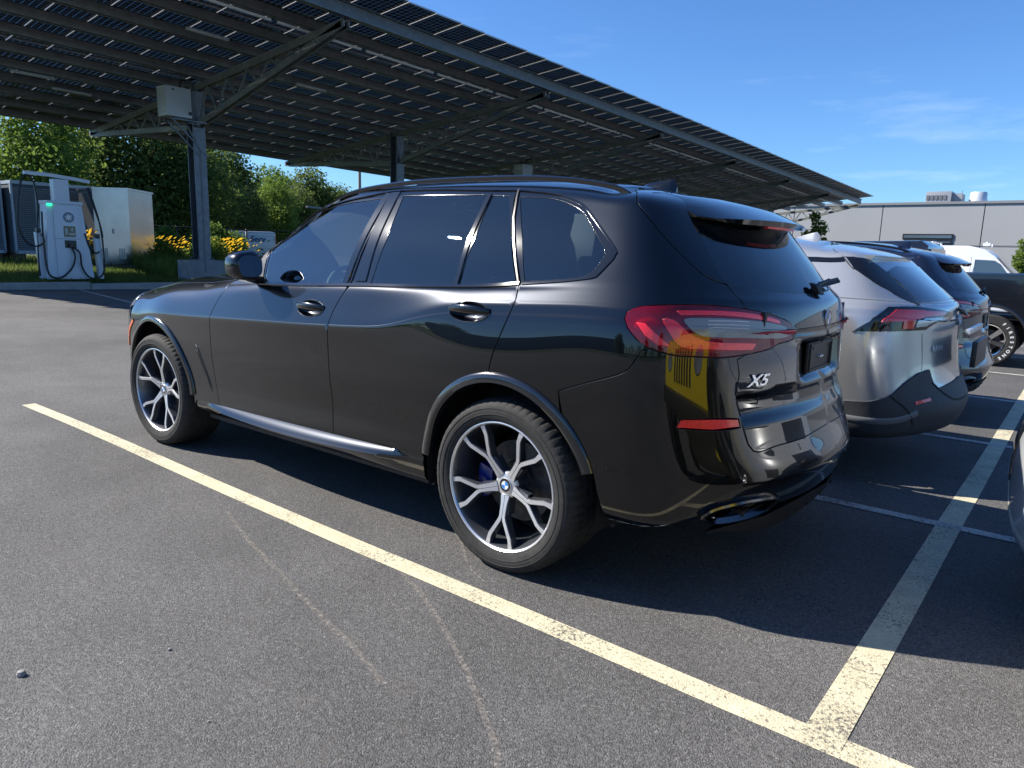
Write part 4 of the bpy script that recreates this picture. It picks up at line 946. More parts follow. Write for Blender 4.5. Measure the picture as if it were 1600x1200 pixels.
# ------------------------------------------------------------- tail: plate base, badges, wiper, exhausts, diffuser
b=MB();b.box((-.958,-.17,.885),(-.946,.17,1.010));b.box((-.964,-.155,.995),(-.95,.155,1.006));b.box((-.964,-.155,.89),(-.95,.155,.90));
for y in (-.155,.145):b.box((-.966,y,.89),(-.95,y+.012,1.006))
b.box((-.968,-.02,.940),(-.955,.035,.952),1)
for y in (-.12,.11):b.lathe([(0,-.004),(.006,-.004),(.006,.002)],(-.958,y,.985),'x',8)
b.build('plate_holder',[M_satin,M_mach],car,bevel=.002)
def fontmesh(txt,size,ext,shear=0,bold=0,sx=1):
    cu=D.curves.new('txt','FONT');cu.body=txt;cu.size=size;cu.extrude=ext;cu.shear=shear;cu.offset=bold;cu.align_x='CENTER';cu.align_y='CENTER';cu.resolution_u=3
    o=D.objects.new('t',cu);COL.objects.link(o);me=D.meshes.new_from_object(o.evaluated_get(bpy.context.evaluated_depsgraph_get()));D.objects.remove(o);D.curves.remove(cu)
    for v in me.vertices:v.co.x*=sx
    return me
def place_text(name,txt,size,ext,m,parent,origin,right,up,**k):
    me=fontmesh(txt,size,ext,**k);o=link(name,me,parent,m)
    r=Vector(right).normalized();u=Vector(up);u=(u-r*u.dot(r)).normalized();n=r.cross(u)
    M_=Matrix((r,u,n)).transposed().to_4x4();M_.translation=Vector(origin)
    o.matrix_world=M_ if not parent else M_
    if parent:o.matrix_parent_inverse=Matrix.Identity(4)
    return o
bp=near([(-.90,.575,.897)],(.3,1,1),uhi=6)[0];Pb,Nb=SHEET.ev(np.array([bp[0]]),np.array([bp[1]]));Pn=Vector(Pb[0]);Nn=Vector(Nb[0])
rt=Vector((0,0,1)).cross(Nn).normalized()
rt=-rt if rt.y>0 else rt
place_text('model_badge','X5',.062,.0025,M_mach,car,Pn+Nn*.004,rt,(0,0,1),shear=.35,bold=.0012,sx=1.45)
ep=near([(-.97,0,1.105)],(.2,1,1),uhi=6)[0];Pe,Ne=SHEET.ev(np.array([ep[0]]),np.array([ep[1]]));Pe=Vector(Pe[0])+Vector((-.003,0,0))
roundel('rear_badge',car,.041,lambda a,b_,h:(Pe.x-h-.004,Pe.y-a,Pe.z+b_))
# wiper
b=MB();b.obox((-.918,0,1.228),(.010,.003,.020),(0,.030,0),(.016,0,.005));b.tube([(-.915,0,1.235),(-.90,-.10,1.243),(-.875,-.33,1.262)],[.013,.010,.006],8)
b.obox((-.892,-.28,1.250),(.003,0,.005),(.012,-.20,.008),(.006,0,.01));b.build('rear_wiper',M_dark,car,bevel=.003)
b=MB()
b.add([(-.955,-.52,.365),(-1.005,-.30,.385),(-1.035,0,.39),(-1.005,.30,.385),(-.955,.52,.365),(-.78,.70,.300),(-.78,-.70,.300),
 (-.93,-.50,.29),(-.97,-.28,.285),(-.98,0,.285),(-.97,.28,.285),(-.93,.50,.29)],
 [(0,1,8,7),(1,2,9,8),(2,3,10,9),(3,4,11,10),(4,5,11),(0,7,6),(7,8,9,10,11,5,6)])
for y in (-.30,-.10,.10,.30):b.obox((-.955+.12*y*y,y,.345),(.045,0,.01),(0,.006,0),(0,0,.028))
b.build('rear_diffuser',M_dark,car,bevel=.004)
# chip marks on the lower edge handled by the paint; lower bright line of the bumper
# ------------------------------------------------------------- cabin
M_int=mat('cabin_trim',(.020,.020,.021),rough=.7);M_lea=mat('black_leather',(.022,.021,.021),rough=.45,nscale=12,namt=.2)
def seat(x,y,w=.5):
    b=MB();b.box((x-.26,y-w/2,.55),(x+.26,y+w/2,.72));b.build('seat',M_lea,car,bevel=.05)
    b=MB();b.obox((x-.32,y,1.0),(.07,0,.02),(0,w/2*.92,0),(-.10,0,.33));b.build('backrest',M_lea,car,bevel=.05)
    b=MB();b.obox((x-.425,y,1.40),(.045,0,0),(0,.13,0),(-.012,0,.085));b.tube([(x-.40,y-.06,1.25),(x-.415,y-.06,1.36)],.007,6);b.tube([(x-.40,y+.06,1.25),(x-.415,y+.06,1.36)],.007,6);b.build('headrest',M_lea,car,bevel=.03)
seat(1.20,.40);seat(1.20,-.40);seat(.25,.42,.44);seat(.25,-.42,.44);seat(.25,0,.38)
b=MB();b.box((1.78,-.80,.70),(2.15,.80,1.05));b.obox((2.05,0,1.07),(.22,0,.02),(0,.80,0),(0,0,.035));b.build('dashboard',M_int,car,bevel=.03)
b=MB();pts=[(1.66+.10*math.sin(t)*.35,.40+.185*math.cos(t),1.05+.180*math.sin(t)) for t in np.linspace(0,2*PI,28,endpoint=False)];b.tube(pts,.014,8,closed=True)
b.obox((1.68,.40,1.05),(.02,0,0),(0,.07,0),(0,0,.05));b.beam((1.67,.22,1.05),(1.67,.58,1.05),.02,.04);b.beam((1.70,.40,1.05),(1.9,.40,.98),.05,.05);b.build('steering_wheel',M_int,car)
b=MB();b.obox((1.62,0,1.50),(.012,0,.0),(0,.12,0),(0,0,.035));b.build('rear_view_mirror',M_int,car,bevel=.008)
# windscreen
n=12;V=[]
for i in range(n+1):
    t=i/n
    for j in range(13):
        s_=(j/12)*2-1;y=s_*(.80-.155*t)
        bow=.20*(1-abs(s_)**2.2)
        x=1.93+ (1.30-1.93)*t+bow*(1-.25*t);z=1.165+.47*math.sin(t*PI/2*.92)/math.sin(PI/2*.92)*1.0+.02*(1-s_*s_)
        V.append((x,y,z))
F=[(i*13+j,i*13+j+1,(i+1)*13+j+1,(i+1)*13+j) for i in range(n) for j in range(12)]
MB().add(V,F,0,True).build('windscreen',M_glass,car,recalc=False)
# ============================================================= ground
def gz(y):return .018*(y+1.0) if y<-1 else 0.0
def asphalt():
    m=D.materials.new('asphalt');m.use_nodes=True;nt=m.node_tree;L=nt.links;b=nt.nodes['Principled BSDF'];N=nt.nodes.new
    tc=N('ShaderNodeTexCoord')
    def noise(s,d=4,r=.6):
        n=N('ShaderNodeTexNoise');n.inputs['Scale'].default_value=s;n.inputs['Detail'].default_value=d;n.inputs['Roughness'].default_value=r;L.new(tc.outputs['Object'],n.inputs[0]);return n.outputs[0]
    def ramp(i,a,b_,c,d):
        r=N('ShaderNodeMapRange');r.inputs[1].default_value=a;r.inputs[2].default_value=b_;r.inputs[3].default_value=c;r.inputs[4].default_value=d;L.new(i,r.inputs[0]);return r.outputs[0]
    def mul(a,b_):
        q=N('ShaderNodeMath');q.operation='MULTIPLY';L.new(a,q.inputs[0]);L.new(b_,q.inputs[1]);return q.outputs[0]
    def add_(a,b_):
        q=N('ShaderNodeMath');q.operation='ADD';L.new(a,q.inputs[0]);L.new(b_,q.inputs[1]);return q.outputs[0]
    v=N('ShaderNodeTexVoronoi');v.inputs['Scale'].default_value=190;L.new(tc.outputs['Object'],v.inputs[0])
    stone=N('ShaderNodeSeparateColor');L.new(v.outputs['Color'],stone.inputs[0])
    st=ramp(stone.outputs[0],0,1,.62,1.48)
    pale=ramp(stone.outputs[1],.90,1,0,.9)
    big=ramp(noise(.28,4,.6),.3,.7,.72,1.22);mid=ramp(noise(2.2,6,.65),.3,.7,.90,1.12);fine=ramp(noise(55,3),.3,.7,.80,1.2)
    f=mul(mul(mul(st,big),mid),fine);f=add_(f,pale)
    # dusty scuffs
    sc=ramp(noise(.7,9,.78),.57,.74,0,.45);f=add_(f,sc)
    mx=N('ShaderNodeMixRGB');mx.blend_type='MULTIPLY';mx.inputs[0].default_value=1;mx.inputs[1].default_value=(.099,.0955,.092,1);L.new(f,mx.inputs[2])
    L.new(mx.outputs[0],b.inputs['Base Color']);b.inputs['Roughness'].default_value=.82;b.inputs['Specular IOR Level'].default_value=.35
    bm_=N('ShaderNodeBump');bm_.inputs['Strength'].default_value=.75;bm_.inputs['Distance'].default_value=.0035
    h=add_(ramp(v.outputs['Distance'],0,.7,1,0),ramp(noise(90,3),0,1,0,.7));L.new(h,bm_.inputs['Height']);L.new(bm_.outputs[0],b.inputs['Normal'])
    MATS['asphalt']=m;return m
M_asph=asphalt()
ys=[140,40,0,-1,-3,-6,-10,-20,-40,-80,-160,-260];xs=[-260,-60,-10,0,10,21.7]
V=[(x,y,gz(y)) for y in ys for x in xs];n=len(xs)
b=MB();b.add(V,[(j*n+i,(j+1)*n+i,(j+1)*n+i+1,j*n+i+1) for j in range(len(ys)-1) for i in range(n-1)]);lot=b.build('parking_lot',M_asph);tag(lot,kind='structure')
xs=[21.7,400];V=[(x,y,gz(y)-.06) for y in ys for x in xs];b=MB();b.add(V,[(j*2,j*2+2,j*2+3,j*2+1) for j in range(len(ys)-1)])
tag(b.build('field',mat('soil_grass',(.035,.055,.015),rough=.95,nscale=.8,namt=.4,bump=.5,bscale=14)),kind='structure')
def paint(name,col,wear=.5,scale=60):
    m=D.materials.new(name);m.use_nodes=True;nt=m.node_tree;L=nt.links;b=nt.nodes['Principled BSDF'];N=nt.nodes.new
    tc=N('ShaderNodeTexCoord');n=N('ShaderNodeTexNoise');n.inputs['Scale'].default_value=scale;n.inputs['Detail'].default_value=6;n.inputs['Roughness'].default_value=.75;L.new(tc.outputs['Object'],n.inputs[0])
    n2=N('ShaderNodeTexNoise');n2.inputs['Scale'].default_value=3;n2.inputs['Detail'].default_value=5;L.new(tc.outputs['Object'],n2.inputs[0])
    ad=N('ShaderNodeMath');ad.operation='MULTIPLY_ADD';ad.inputs[1].default_value=.35;L.new(n2.outputs[0],ad.inputs[0]);L.new(n.outputs[0],ad.inputs[2])
    r=N('ShaderNodeMapRange');r.inputs[1].default_value=wear+.16;r.inputs[2].default_value=wear+.28;L.new(ad.outputs[0],r.inputs[0])
    mx=N('ShaderNodeMixRGB');mx.inputs[1].default_value=(*col,1);mx.inputs[2].default_value=(.11,.10,.09,1);L.new(r.outputs[0],mx.inputs[0])
    v=N('ShaderNodeTexNoise');v.inputs['Scale'].default_value=9;v.inputs['Detail'].default_value=8;L.new(tc.outputs['Object'],v.inputs[0])
    rr=N('ShaderNodeMapRange');rr.inputs[1].default_value=.3;rr.inputs[2].default_value=.7;rr.inputs[3].default_value=.84;rr.inputs[4].default_value=1.1;L.new(v.outputs[0],rr.inputs[0])
    m2=N('ShaderNodeMixRGB');m2.blend_type='MULTIPLY';m2.inputs[0].default_value=1;L.new(mx.outputs[0],m2.inputs[1]);L.new(rr.outputs[0],m2.inputs[2]);L.new(m2.outputs[0],b.inputs['Base Color'])
    bb=N('ShaderNodeBump');bb.inputs['Strength'].default_value=.6;bb.inputs['Distance'].default_value=.003;vv=N('ShaderNodeTexVoronoi');vv.inputs['Scale'].default_value=150;L.new(tc.outputs['Object'],vv.inputs[0]);L.new(vv.outputs['Distance'],bb.inputs['Height']);L.new(bb.outputs[0],b.inputs['Normal'])
    b.inputs['Roughness'].default_value=.7;return m
M_cream=paint('cream_road_paint',(.60,.54,.37),.545,70);M_whitep=paint('white_road_paint',(.56,.55,.50),.49,70)
def strip(name,pts,w,m,z=.0015):
    P=smooth_path([(a,b_,0) for a,b_ in pts],step=.25);V=[];k=len(P)
    for i in range(k):
        a=Vector(P[max(i-1,0)]);c=Vector(P[min(i+1,k-1)]);d=(c-a).normalized();s=Vector((-d.y,d.x,0))
        for q in (-1,1):
            p=Vector(P[i])+s*q*w/2;V.append((p.x,p.y,gz(p.y)+z))
    b=MB();b.add(V,[(i*2,i*2+1,i*2+3,i*2+2) for i in range(k-1)]);o=b.build(name,m,recalc=False)
    for p in o.data.polygons:
        if p.normal.z<0:o.data.flip_normals();break
    return tag(o,kind='structure')
strip('stall_line',[(4.93,1.137),(3.96,1.140),(3.07,1.157),(2.18,1.183),(1.19,1.203),(.46,1.212),(-.24,1.214),(-.81,1.218),(-1.05,1.221),(-1.56,1.222),(-3.2,1.23),(-6.3,1.24)],.098,M_cream)
strip('bay_line',[(-1.40,1.235),(-1.41,.0),(-1.415,-1.0),(-1.42,-2.2),(-1.42,-3.45),(-1.42,-5.8),(-1.42,-9),(-1.42,-20),(-1.4,-40)],.112,M_cream,.0028)
for y in (-1.0,-3.46,-6.1,-8.9,-11.7,-14.5,-17.3,-20.1):
    strip('stall_line',[(4.9,y+.03),(2,y+.01),(-1,y-.0),(-3.5,y-.02),(-6.3,y-.04)],.085,M_whitep,.004)
strip('stall_line',[(21.6,-5.62),(19,-5.15),(15.6,-4.52),(13.5,-4.15)],.10,M_whitep)
strip('stall_line',[(21.6,-2.9),(20.8,-2.75)],.10,M_whitep)
for k in range(4):strip('stall_line',[(21.6,-8.4-2.75*k),(16.5,-8.4-2.75*k)],.10,M_whitep)
# tyre scrub marks : thin dusty curves worn into the surface
M_scuff=mat('tyre_scrub',(.22,.20,.175),rough=.9,nscale=40,namt=.5)
def scuffmat():
    m=M_scuff;nt=m.node_tree;b=nt.nodes['Principled BSDF'];tc=nt.nodes.new('ShaderNodeTexCoord');n=nt.nodes.new('ShaderNodeTexNoise');n.inputs['Scale'].default_value=75;n.inputs['Detail'].default_value=7
    r=nt.nodes.new('ShaderNodeMapRange');r.inputs[1].default_value=.38;r.inputs[2].default_value=.62;r.inputs[4].default_value=.8;nt.links.new(tc.outputs['Object'],n.inputs[0]);nt.links.new(n.outputs[0],r.inputs[0]);nt.links.new(r.outputs[0],b.inputs['Alpha'])
scuffmat()

for i,(pts,w) in enumerate([([(1.47,1.37),(1.26,1.45),(.89,1.55),(.5,1.65),(.23,1.72),(.0,1.77),(-.26,1.85)],.022),([(.29,1.27),(.1,1.34),(-.2,1.5),(-.41,1.63),(-.58,1.75),(-.72,1.85),(-.80,1.94),(-.86,2.05)],.020),([(.41,.80),(.32,.86),(.22,.95),(.15,1.01)],.012),([(.12,1.02),(.09,1.05),(-.03,1.10)],.012)]):
    strip('tyre_scrub_mark',pts,w,M_scuff,.0010)
M_dust=mat('pale_dust',(.17,.155,.135),rough=.95)
def dustmat():
    m=M_dust;nt=m.node_tree;b=nt.nodes['Principled BSDF'];L=nt.links;N=nt.nodes.new;tc=N('ShaderNodeTexCoord')
    n=N('ShaderNodeTexNoise');n.inputs['Scale'].default_value=70;n.inputs['Detail'].default_value=5;L.new(tc.outputs['Object'],n.inputs[0])
    n2=N('ShaderNodeTexNoise');n2.inputs['Scale'].default_value=4.5;n2.inputs['Detail'].default_value=7;n2.inputs['Roughness'].default_value=.75;L.new(tc.outputs['Object'],n2.inputs[0])
    r=N('ShaderNodeMapRange');r.inputs[1].default_value=.5;r.inputs[2].default_value=.62;r.inputs[4].default_value=.8;L.new(n.outputs[0],r.inputs[0])
    r2=N('ShaderNodeMapRange');r2.inputs[1].default_value=.50;r2.inputs[2].default_value=.68;L.new(n2.outputs[0],r2.inputs[0])
    m_=N('ShaderNodeMath');m_.operation='MULTIPLY';L.new(r.outputs[0],m_.inputs[0]);L.new(r2.outputs[0],m_.inputs[1]);L.new(m_.outputs[0],b.inputs['Alpha'])
dustmat()
strip('dust_patch',[(-.2,1.03),(-.75,.97),(-.95,.93),(-1.3,.86)],.34,M_dust,.0006)
strip('dust_patch',[(2.3,.96),(1.4,.96),(.5,.98)],.36,M_dust,.0006)
strip('dust_patch',[(-3.0,-.1),(-1.9,.2),(-.9,.35),(.4,.3)],.9,M_dust,.0006)
strip('dust_patch',[(3.4,1.9),(1.5,2.3),(-.4,2.6)],1.6,M_dust,.0006)
# ============================================================= kerb, bank, grass
M_conc=mat('concrete',(.30,.29,.27),rough=.85,nscale=3,namt=.15,bump=.3,bscale=60)
M_galv=mat('galvanised_steel',(.15,.165,.185),rough=.45,metal=.55,nscale=6,namt=.18)
M_galvd=mat('painted_grey_steel',(.20,.21,.215),rough=.5,metal=.3,nscale=5,namt=.15)
kb=empty('kerb',(21.7,0,0));tag(kb,kind='structure')
k=0;y=12.0
me=None
b0=MB();b0.box((0,-2.98,-.3),(.32,0,.17));o=b0.build('kerb_stone',M_conc,kb,bevel=.02);me=o.data;o.location=(0,y,gz(y));
while y>-45:
    y-=3.0;o=link('kerb_stone',me,kb);o.location=(0,y,gz(y))
def grassmat(name,a,b_):
    m=D.materials.new(name);m.use_nodes=True;nt=m.node_tree;b=nt.nodes['Principled BSDF'];L=nt.links
    oi=nt.nodes.new('ShaderNodeTexCoord');n=nt.nodes.new('ShaderNodeTexNoise');n.inputs['Scale'].default_value=1.3;n.inputs['Detail'].default_value=6;n.inputs['Roughness'].default_value=.8
    mx=nt.nodes.new('ShaderNodeMixRGB');mx.inputs[1].default_value=(*a,1);mx.inputs[2].default_value=(*b_,1)
    r=nt.nodes.new('ShaderNodeMapRange');r.inputs[1].default_value=.35;r.inputs[2].default_value=.65
    L.new(oi.outputs['Object'],n.inputs[0]);L.new(n.outputs[0],r.inputs[0]);L.new(r.outputs[0],mx.inputs[0]);L.new(mx.outputs[0],b.inputs['Base Color'])
    b.inputs['Roughness'].default_value=.7;b.inputs['Specular IOR Level'].default_value=.2
    tr=nt.nodes.new('ShaderNodeBsdfTranslucent');L.new(mx.outputs[0],tr.inputs[0]);ms=nt.nodes.new('ShaderNodeMixShader');ms.inputs[0].default_value=.56
    o=nt.nodes['Material Output'];L.new(b.outputs[0],ms.inputs[1]);L.new(tr.outputs[0],ms.inputs[2]);L.new(ms.outputs[0],o.inputs[0]);return m
M_grass=grassmat('grass_blades',(.09,.16,.03),(.17,.20,.06))
def bank(x,y):return gz(y)+.13+.37*np.clip((x-22.4)/4.5,0,1)+.012*max(0,x-27)
xs=[22.02,22.4,23.5,25,27,31,40,60,110,200];ysb=list(range(16,-60,-4))
V=[(x,y,float(bank(x,y))) for y in ysb for x in xs];n=len(xs)
b=MB();b.add(V,[(j*n+i,(j+1)*n+i,(j+1)*n+i+1,j*n+i+1) for j in range(len(ysb)-1) for i in range(n-1)],0,True)
tag(b.build('grass_bank',mat('turf',(.030,.055,.012),rough=.95,nscale=5,namt=.4,bump=.6,bscale=30),recalc=False),kind='structure')
def tufts(n,x0,x1,y0,y1,h0,h1,name,m,w=.02,dens=None):
    X=rng.uniform(x0,x1,n);Y=rng.uniform(y0,y1,n)
    H=rng.uniform(h0,h1,n);A=rng.uniform(0,2*PI,n);lx=rng.normal(0,.35,n)*H;ly=rng.normal(0,.35,n)*H
    Z=np.array([float(bank(a,b_)) for a,b_ in zip(X,Y)])
    ca,sa=np.cos(A)*w,np.sin(A)*w
    V=np.stack([np.stack([X-ca,Y-sa,Z],1),np.stack([X+ca,Y+sa,Z],1),np.stack([X+lx,Y+ly,Z+H],1)],1).reshape(-1,3)
    me=D.meshes.new(name);me.from_pydata(V.tolist(),[],[(3*i,3*i+1,3*i+2) for i in range(n)]);return tag(link(name,me,None,m),kind='stuff')
tufts(26000,22.3,27.5,-14,-1,.06,.20,'grass',M_grass,.014)
tufts(5200,24.0,28,-14.5,-9.6,.25,.85,'tall_weeds',grassmat('weed_blades',(.20,.30,.06),(.30,.36,.10)),.022)
tufts(9000,27,34,-20,-3,.10,.38,'tall_grass',grassmat('meadow_blades',(.14,.21,.04),(.26,.28,.09)),.02)
# ============================================================= foliage
def leafmat(name,a,b_,tr=.4):
    m=grassmat(name,a,b_);return m
def crown_mesh(name,n,lobes,ls,seed=0,squash=1):
    r=np.random.default_rng(seed);C=[];R=[]
    w=np.array([l[3]**2.2 for l in lobes]);w/=w.sum();k=r.choice(len(lobes),n,p=w)
    L=np.array(lobes)[k]
    d=r.normal(size=(n,3));d/=np.linalg.norm(d,axis=1,keepdims=True)
    rad=r.uniform(.25,1.05,n)**.45
    # ragged lobes : smaller clumps modulate the radius
    a=np.sin(d[:,0]*7+k)*np.sin(d[:,1]*6+2*k)*np.sin(d[:,2]*8+k*3);rad*=1+.22*a+.10*r.normal(size=n)*.6
    P=L[:,:3]+d*L[:,3:4]*rad[:,None]*np.array([1,1,squash])
    s=ls*r.uniform(.55,1.4,n)
    nn=d*.6+r.normal(size=(n,3))*.7+np.array([0,0,.35]);nn/=np.linalg.norm(nn,axis=1,keepdims=True)
    t=np.cross(nn,r.normal(size=(n,3)));t/=np.linalg.norm(t,axis=1,keepdims=True);u=np.cross(nn,t)
    t*=s[:,None];u*=s[:,None]*.62
    V=np.stack([P-t*.9,P-u*.8+t*.1,P+t*.9,P+u*.8+t*.1],1).reshape(-1,3)
    me=D.meshes.new(name);me.from_pydata(V.tolist(),[],[(4*i,4*i+1,4*i+2,4*i+3) for i in range(n)]);return me
def trunk_mesh(h,r0,lobes,seed=0):
    b=MB();rr=random.Random(seed);b.tube([(0,0,-.4),(.05,0,h*.25),(-.04*h*.1,.05,h*.5),(0,0,h*.82)],[r0*1.15,r0,r0*.75,r0*.3],8)
    for l in lobes[:7]:
        z0=h*rr.uniform(.25,.5);b.tube([(0,0,z0),(l[0]*.5,l[1]*.5,(z0+l[2])/2+.2),(l[0]*.9,l[1]*.9,l[2])],[r0*.5,r0*.3,r0*.1],6)
    return b
M_bark=mat('bark',(.07,.055,.04),rough=.9,nscale=8,namt=.3,bump=.6,bscale=25)
KIND={}
def kind(key,h,lobes,n,ls,m,r0=.18,seed=0):
    if 'c' in key or True:
        cm=crown_mesh('crown_'+key,n,lobes,ls,seed);cm.materials.append(m)
        o=trunk_mesh(h,r0,lobes,seed).build('t',M_bark);tm=o.data;D.objects.remove(o)
    KIND[key]=(cm,tm)
def mklobes(h,w,n,seed,low=.3):
    r=random.Random(seed);L=[]
    for i in range(n):
        z=h*(low+(.93-low)*((i+.5)/n));sp=w*(1-abs((i+.5)/n-.38)*1.25)*.5
        a=r.uniform(0,2*PI);L.append((math.cos(a)*sp*r.uniform(.3,.9),math.sin(a)*sp*r.uniform(.3,.9),z,w*r.uniform(.20,.32)))
    L.append((0,0,h*.55,w*.36));return L
M_leafA=leafmat('leaves_sunny',(.20,.28,.05),(.11,.18,.035));M_leafB=leafmat('leaves_deep',(.085,.13,.032),(.15,.19,.045));M_leafC=leafmat('leaves_olive',(.10,.14,.04),(.16,.19,.055))
kind('maple',9,mklobes(9,8,15,1,.22),15000,.16,M_leafA,.22,1)
kind('oak',9,mklobes(9,8.5,16,2,.15),16000,.17,M_leafB,.25,2)
kind('ash',8,mklobes(8,6.5,13,3,.2),12000,.16,M_leafC,.2,3)
kind('oak2',9,mklobes(9,7.5,17,5,.12),15000,.17,M_leafB,.25,7)
def tree(key,x,y,z,s,rz,name,label,cat='tree',group=None,sq=1):
    e=empty(name,(x,y,z),rz);e.scale=(s,s,s*sq);tag(e,label,cat,group)
    link('crown',KIND[key][0],e);link('trunk',KIND[key][1],e);return e
# ============================================================= solar canopy
def cz(x,y):return 7.65-.100*(x-14.75)+.02*(y+10)
cano=empty('solar_canopy',(23,-10,0));tag(cano,'long grey steel canopy roofed with solar panels above the charging bays','canopy')
CX,CY=23,-10
LC=lambda x,y,z:(x-CX,y-CY,z)
M_steel=M_galvd
Y0,Y1=.25,-66.0
def canopy_part(name,b,m,**k):
    o=b.build(name,m,cano,**k);o.location=(0,0,0);return o
NROW=9;W=(31.45-13.57)/NROW
# module
def cellmat():
    m=D.materials.new('solar_cells');m.use_nodes=True;nt=m.node_tree;L=nt.links;N=nt.nodes.new;b=nt.nodes['Principled BSDF']
    b.inputs['Base Color'].default_value=(.020,.020,.020,1);b.inputs['Roughness'].default_value=.45
    tc=N('ShaderNodeTexCoord');sp=N('ShaderNodeSeparateXYZ');L.new(tc.outputs['Object'],sp.inputs[0])
    def line(o,per,w):
        a=N('ShaderNodeMath');a.operation='DIVIDE';a.inputs[1].default_value=per;L.new(o,a.inputs[0]);f=N('ShaderNodeMath');f.operation='FRACT';L.new(a.outputs[0],f.inputs[0])
        c=N('ShaderNodeMath');c.operation='LESS_THAN';c.inputs[1].default_value=w;L.new(f.outputs[0],c.inputs[0]);return c.outputs[0]
    a=line(sp.outputs[0],W/12,.06);c=line(sp.outputs[1],1.055/6,.075);mx=N('ShaderNodeMath');mx.operation='MAXIMUM';L.new(a,mx.inputs[0]);L.new(c,mx.inputs[1])
    tr=N('ShaderNodeBsdfTransparent');tr.inputs[0].default_value=(.13,.13,.13,1);ms=N('ShaderNodeMixShader');L.new(mx.outputs[0],ms.inputs[0]);L.new(b.outputs[0],ms.inputs[1]);L.new(tr.outputs[0],ms.inputs[2])
    L.new(ms.outputs[0],nt.nodes['Material Output'].inputs[0]);return m
M_cell=cellmat();M_frame=mat('module_frame',(.42,.43,.44),rough=.4,metal=.7)
pw=1.055
def module_geo(b,ox,oy,tilt=True):
    x0,x1,y0,y1=.012,W-.012,.010,pw-.010
    def q(x,y,z):return (ox+x,oy+y,z-.1*x+(cz(CX-0,0)*0))
    fr=.032;
    def bx(a0,a1,c0,c1,z0,z1,mi):
        v=[q(a0,c0,z0),q(a1,c0,z0),q(a1,c1,z0),q(a0,c1,z0),q(a0,c0,z1),q(a1,c0,z1),q(a1,c1,z1),q(a0,c1,z1)]
        b.add(v,[(3,2,1,0),(4,5,6,7),(0,1,5,4),(1,2,6,5),(2,3,7,6),(3,0,4,7)],mi)
    bx(x0,x1,y0,y0+fr,0,.04,0);bx(x0,x1,y1-fr,y1,0,.04,0);bx(x0,x0+fr,y0+fr,y1-fr,0,.04,0);bx(x1-fr,x1,y0+fr,y1-fr,0,.04,0)
    b.add([q(x0+fr,y0+fr,.034),q(x1-fr,y0+fr,.034),q(x1-fr,y1-fr,.034),q(x0+fr,y1-fr,.034)],[(0,1,2,3)],1)
b=MB();module_geo(b,0,0);mo=b.build('solar_panel',[M_frame,M_cell],cano,recalc=False);mm=mo.data;D.objects.remove(mo)
ncol=int((Y0-Y1)/pw);cells=[(i,j) for j in range(ncol) for i in range(NROW)]
def vis(c):
    x=13.57+c[0]*W;y=Y0-(c[1]+1)*pw;p=Vector((x+1,y+.5,cz(x,y)))-CAMLOC;d=p.dot(Fv)
    if d<1:return 1e9
    u,v=p.dot(R2)/d*cf,p.dot(U2)/d*cf
    if abs(u)>860 or v>640:return 1e8+d
    return d
cells.sort(key=vis)
near_=cells[:300];far_=cells[300:]
for i,j in near_:
    x=13.57+i*W;y=Y0-(j+1)*pw;o=link('solar_panel',mm,cano);o.location=LC(x,y,cz(x,y)+.19)
b=MB()
for i,j in far_:
    x=13.57+i*W;y=Y0-(j+1)*pw;k0=len(b.v);module_geo(b,x-CX,y-CY)
    z=cz(x,y)+.19
    for t in range(k0,len(b.v)):b.v[t]=(b.v[t][0],b.v[t][1],b.v[t][2]+z)
# object coordinates of the far panels share the cell grid closely enough
o=b.build('solar_panel_field',[M_frame,M_cell],cano,recalc=False);o['kind']='stuff'
# purlins : channels running the length of the roof
npur=12
for k in range(npur):
    x=14.75+(31.2-14.75)*k/(npur-1);z0=cz(x,Y0);z1=cz(x,Y1)
    b=MB()
    h=.34 if k in(0,) else .26;t=.02 if k else .03
    A=lambda dx,z,y:(x+dx-CX,y-CY,z)
    for (dx0,dx1,za,zb) in ((-.012,.012,-.13,.155),(-.012,.10,.135,.155),(-.012,.13,-.13,-.115)) if k else ((-.02,.02,-.20,.15),(-.11,.11,.135,.155),(-.11,.11,-.215,-.195)):
        v=[A(dx0,z0+za,Y0),A(dx1,z0+za,Y0),A(dx1,z1+za,Y1),A(dx0,z1+za,Y1),A(dx0,z0+zb,Y0),A(dx1,z0+zb,Y0),A(dx1,z1+zb,Y1),A(dx0,z1+zb,Y1)]
        b.add(v,[(3,2,1,0),(4,5,6,7),(0,1,5,4),(1,2,6,5),(2,3,7,6),(3,0,4,7)])
    b.build('edge_beam' if k==0 else 'purlin',M_galv if k==0 else M_steel,cano)
# white bars added in place of a sun glint; strip lights under the third purlin
b=MB();x=16.42
for k in range(22):
    y=Y0-3.1*k-.1
    if abs(((y+10.3)/9.2)%1)<.02:continue
    b.beam(LC(x,y,cz(x,y)-.16),LC(x,y-2.9,cz(x,y-2.9)-.16),.06,.06)
b.build('glint_bar',mat('glint_white',(.85,.87,.9),rough=.4),cano)
for (x,y) in ((25.4,-6.2),(26.4,-7.7),(20.5,-13.2),(18.5,-8.3)):
    b=MB();b.obox(LC(x,y,cz(x,y)-.16),(.06,0,0),(0,.62,.01),(0,0,.04));b.build('strip_light',mat('lamp_diffuser',(.45,.47,.5),rough=.3),cano,bevel=.02)
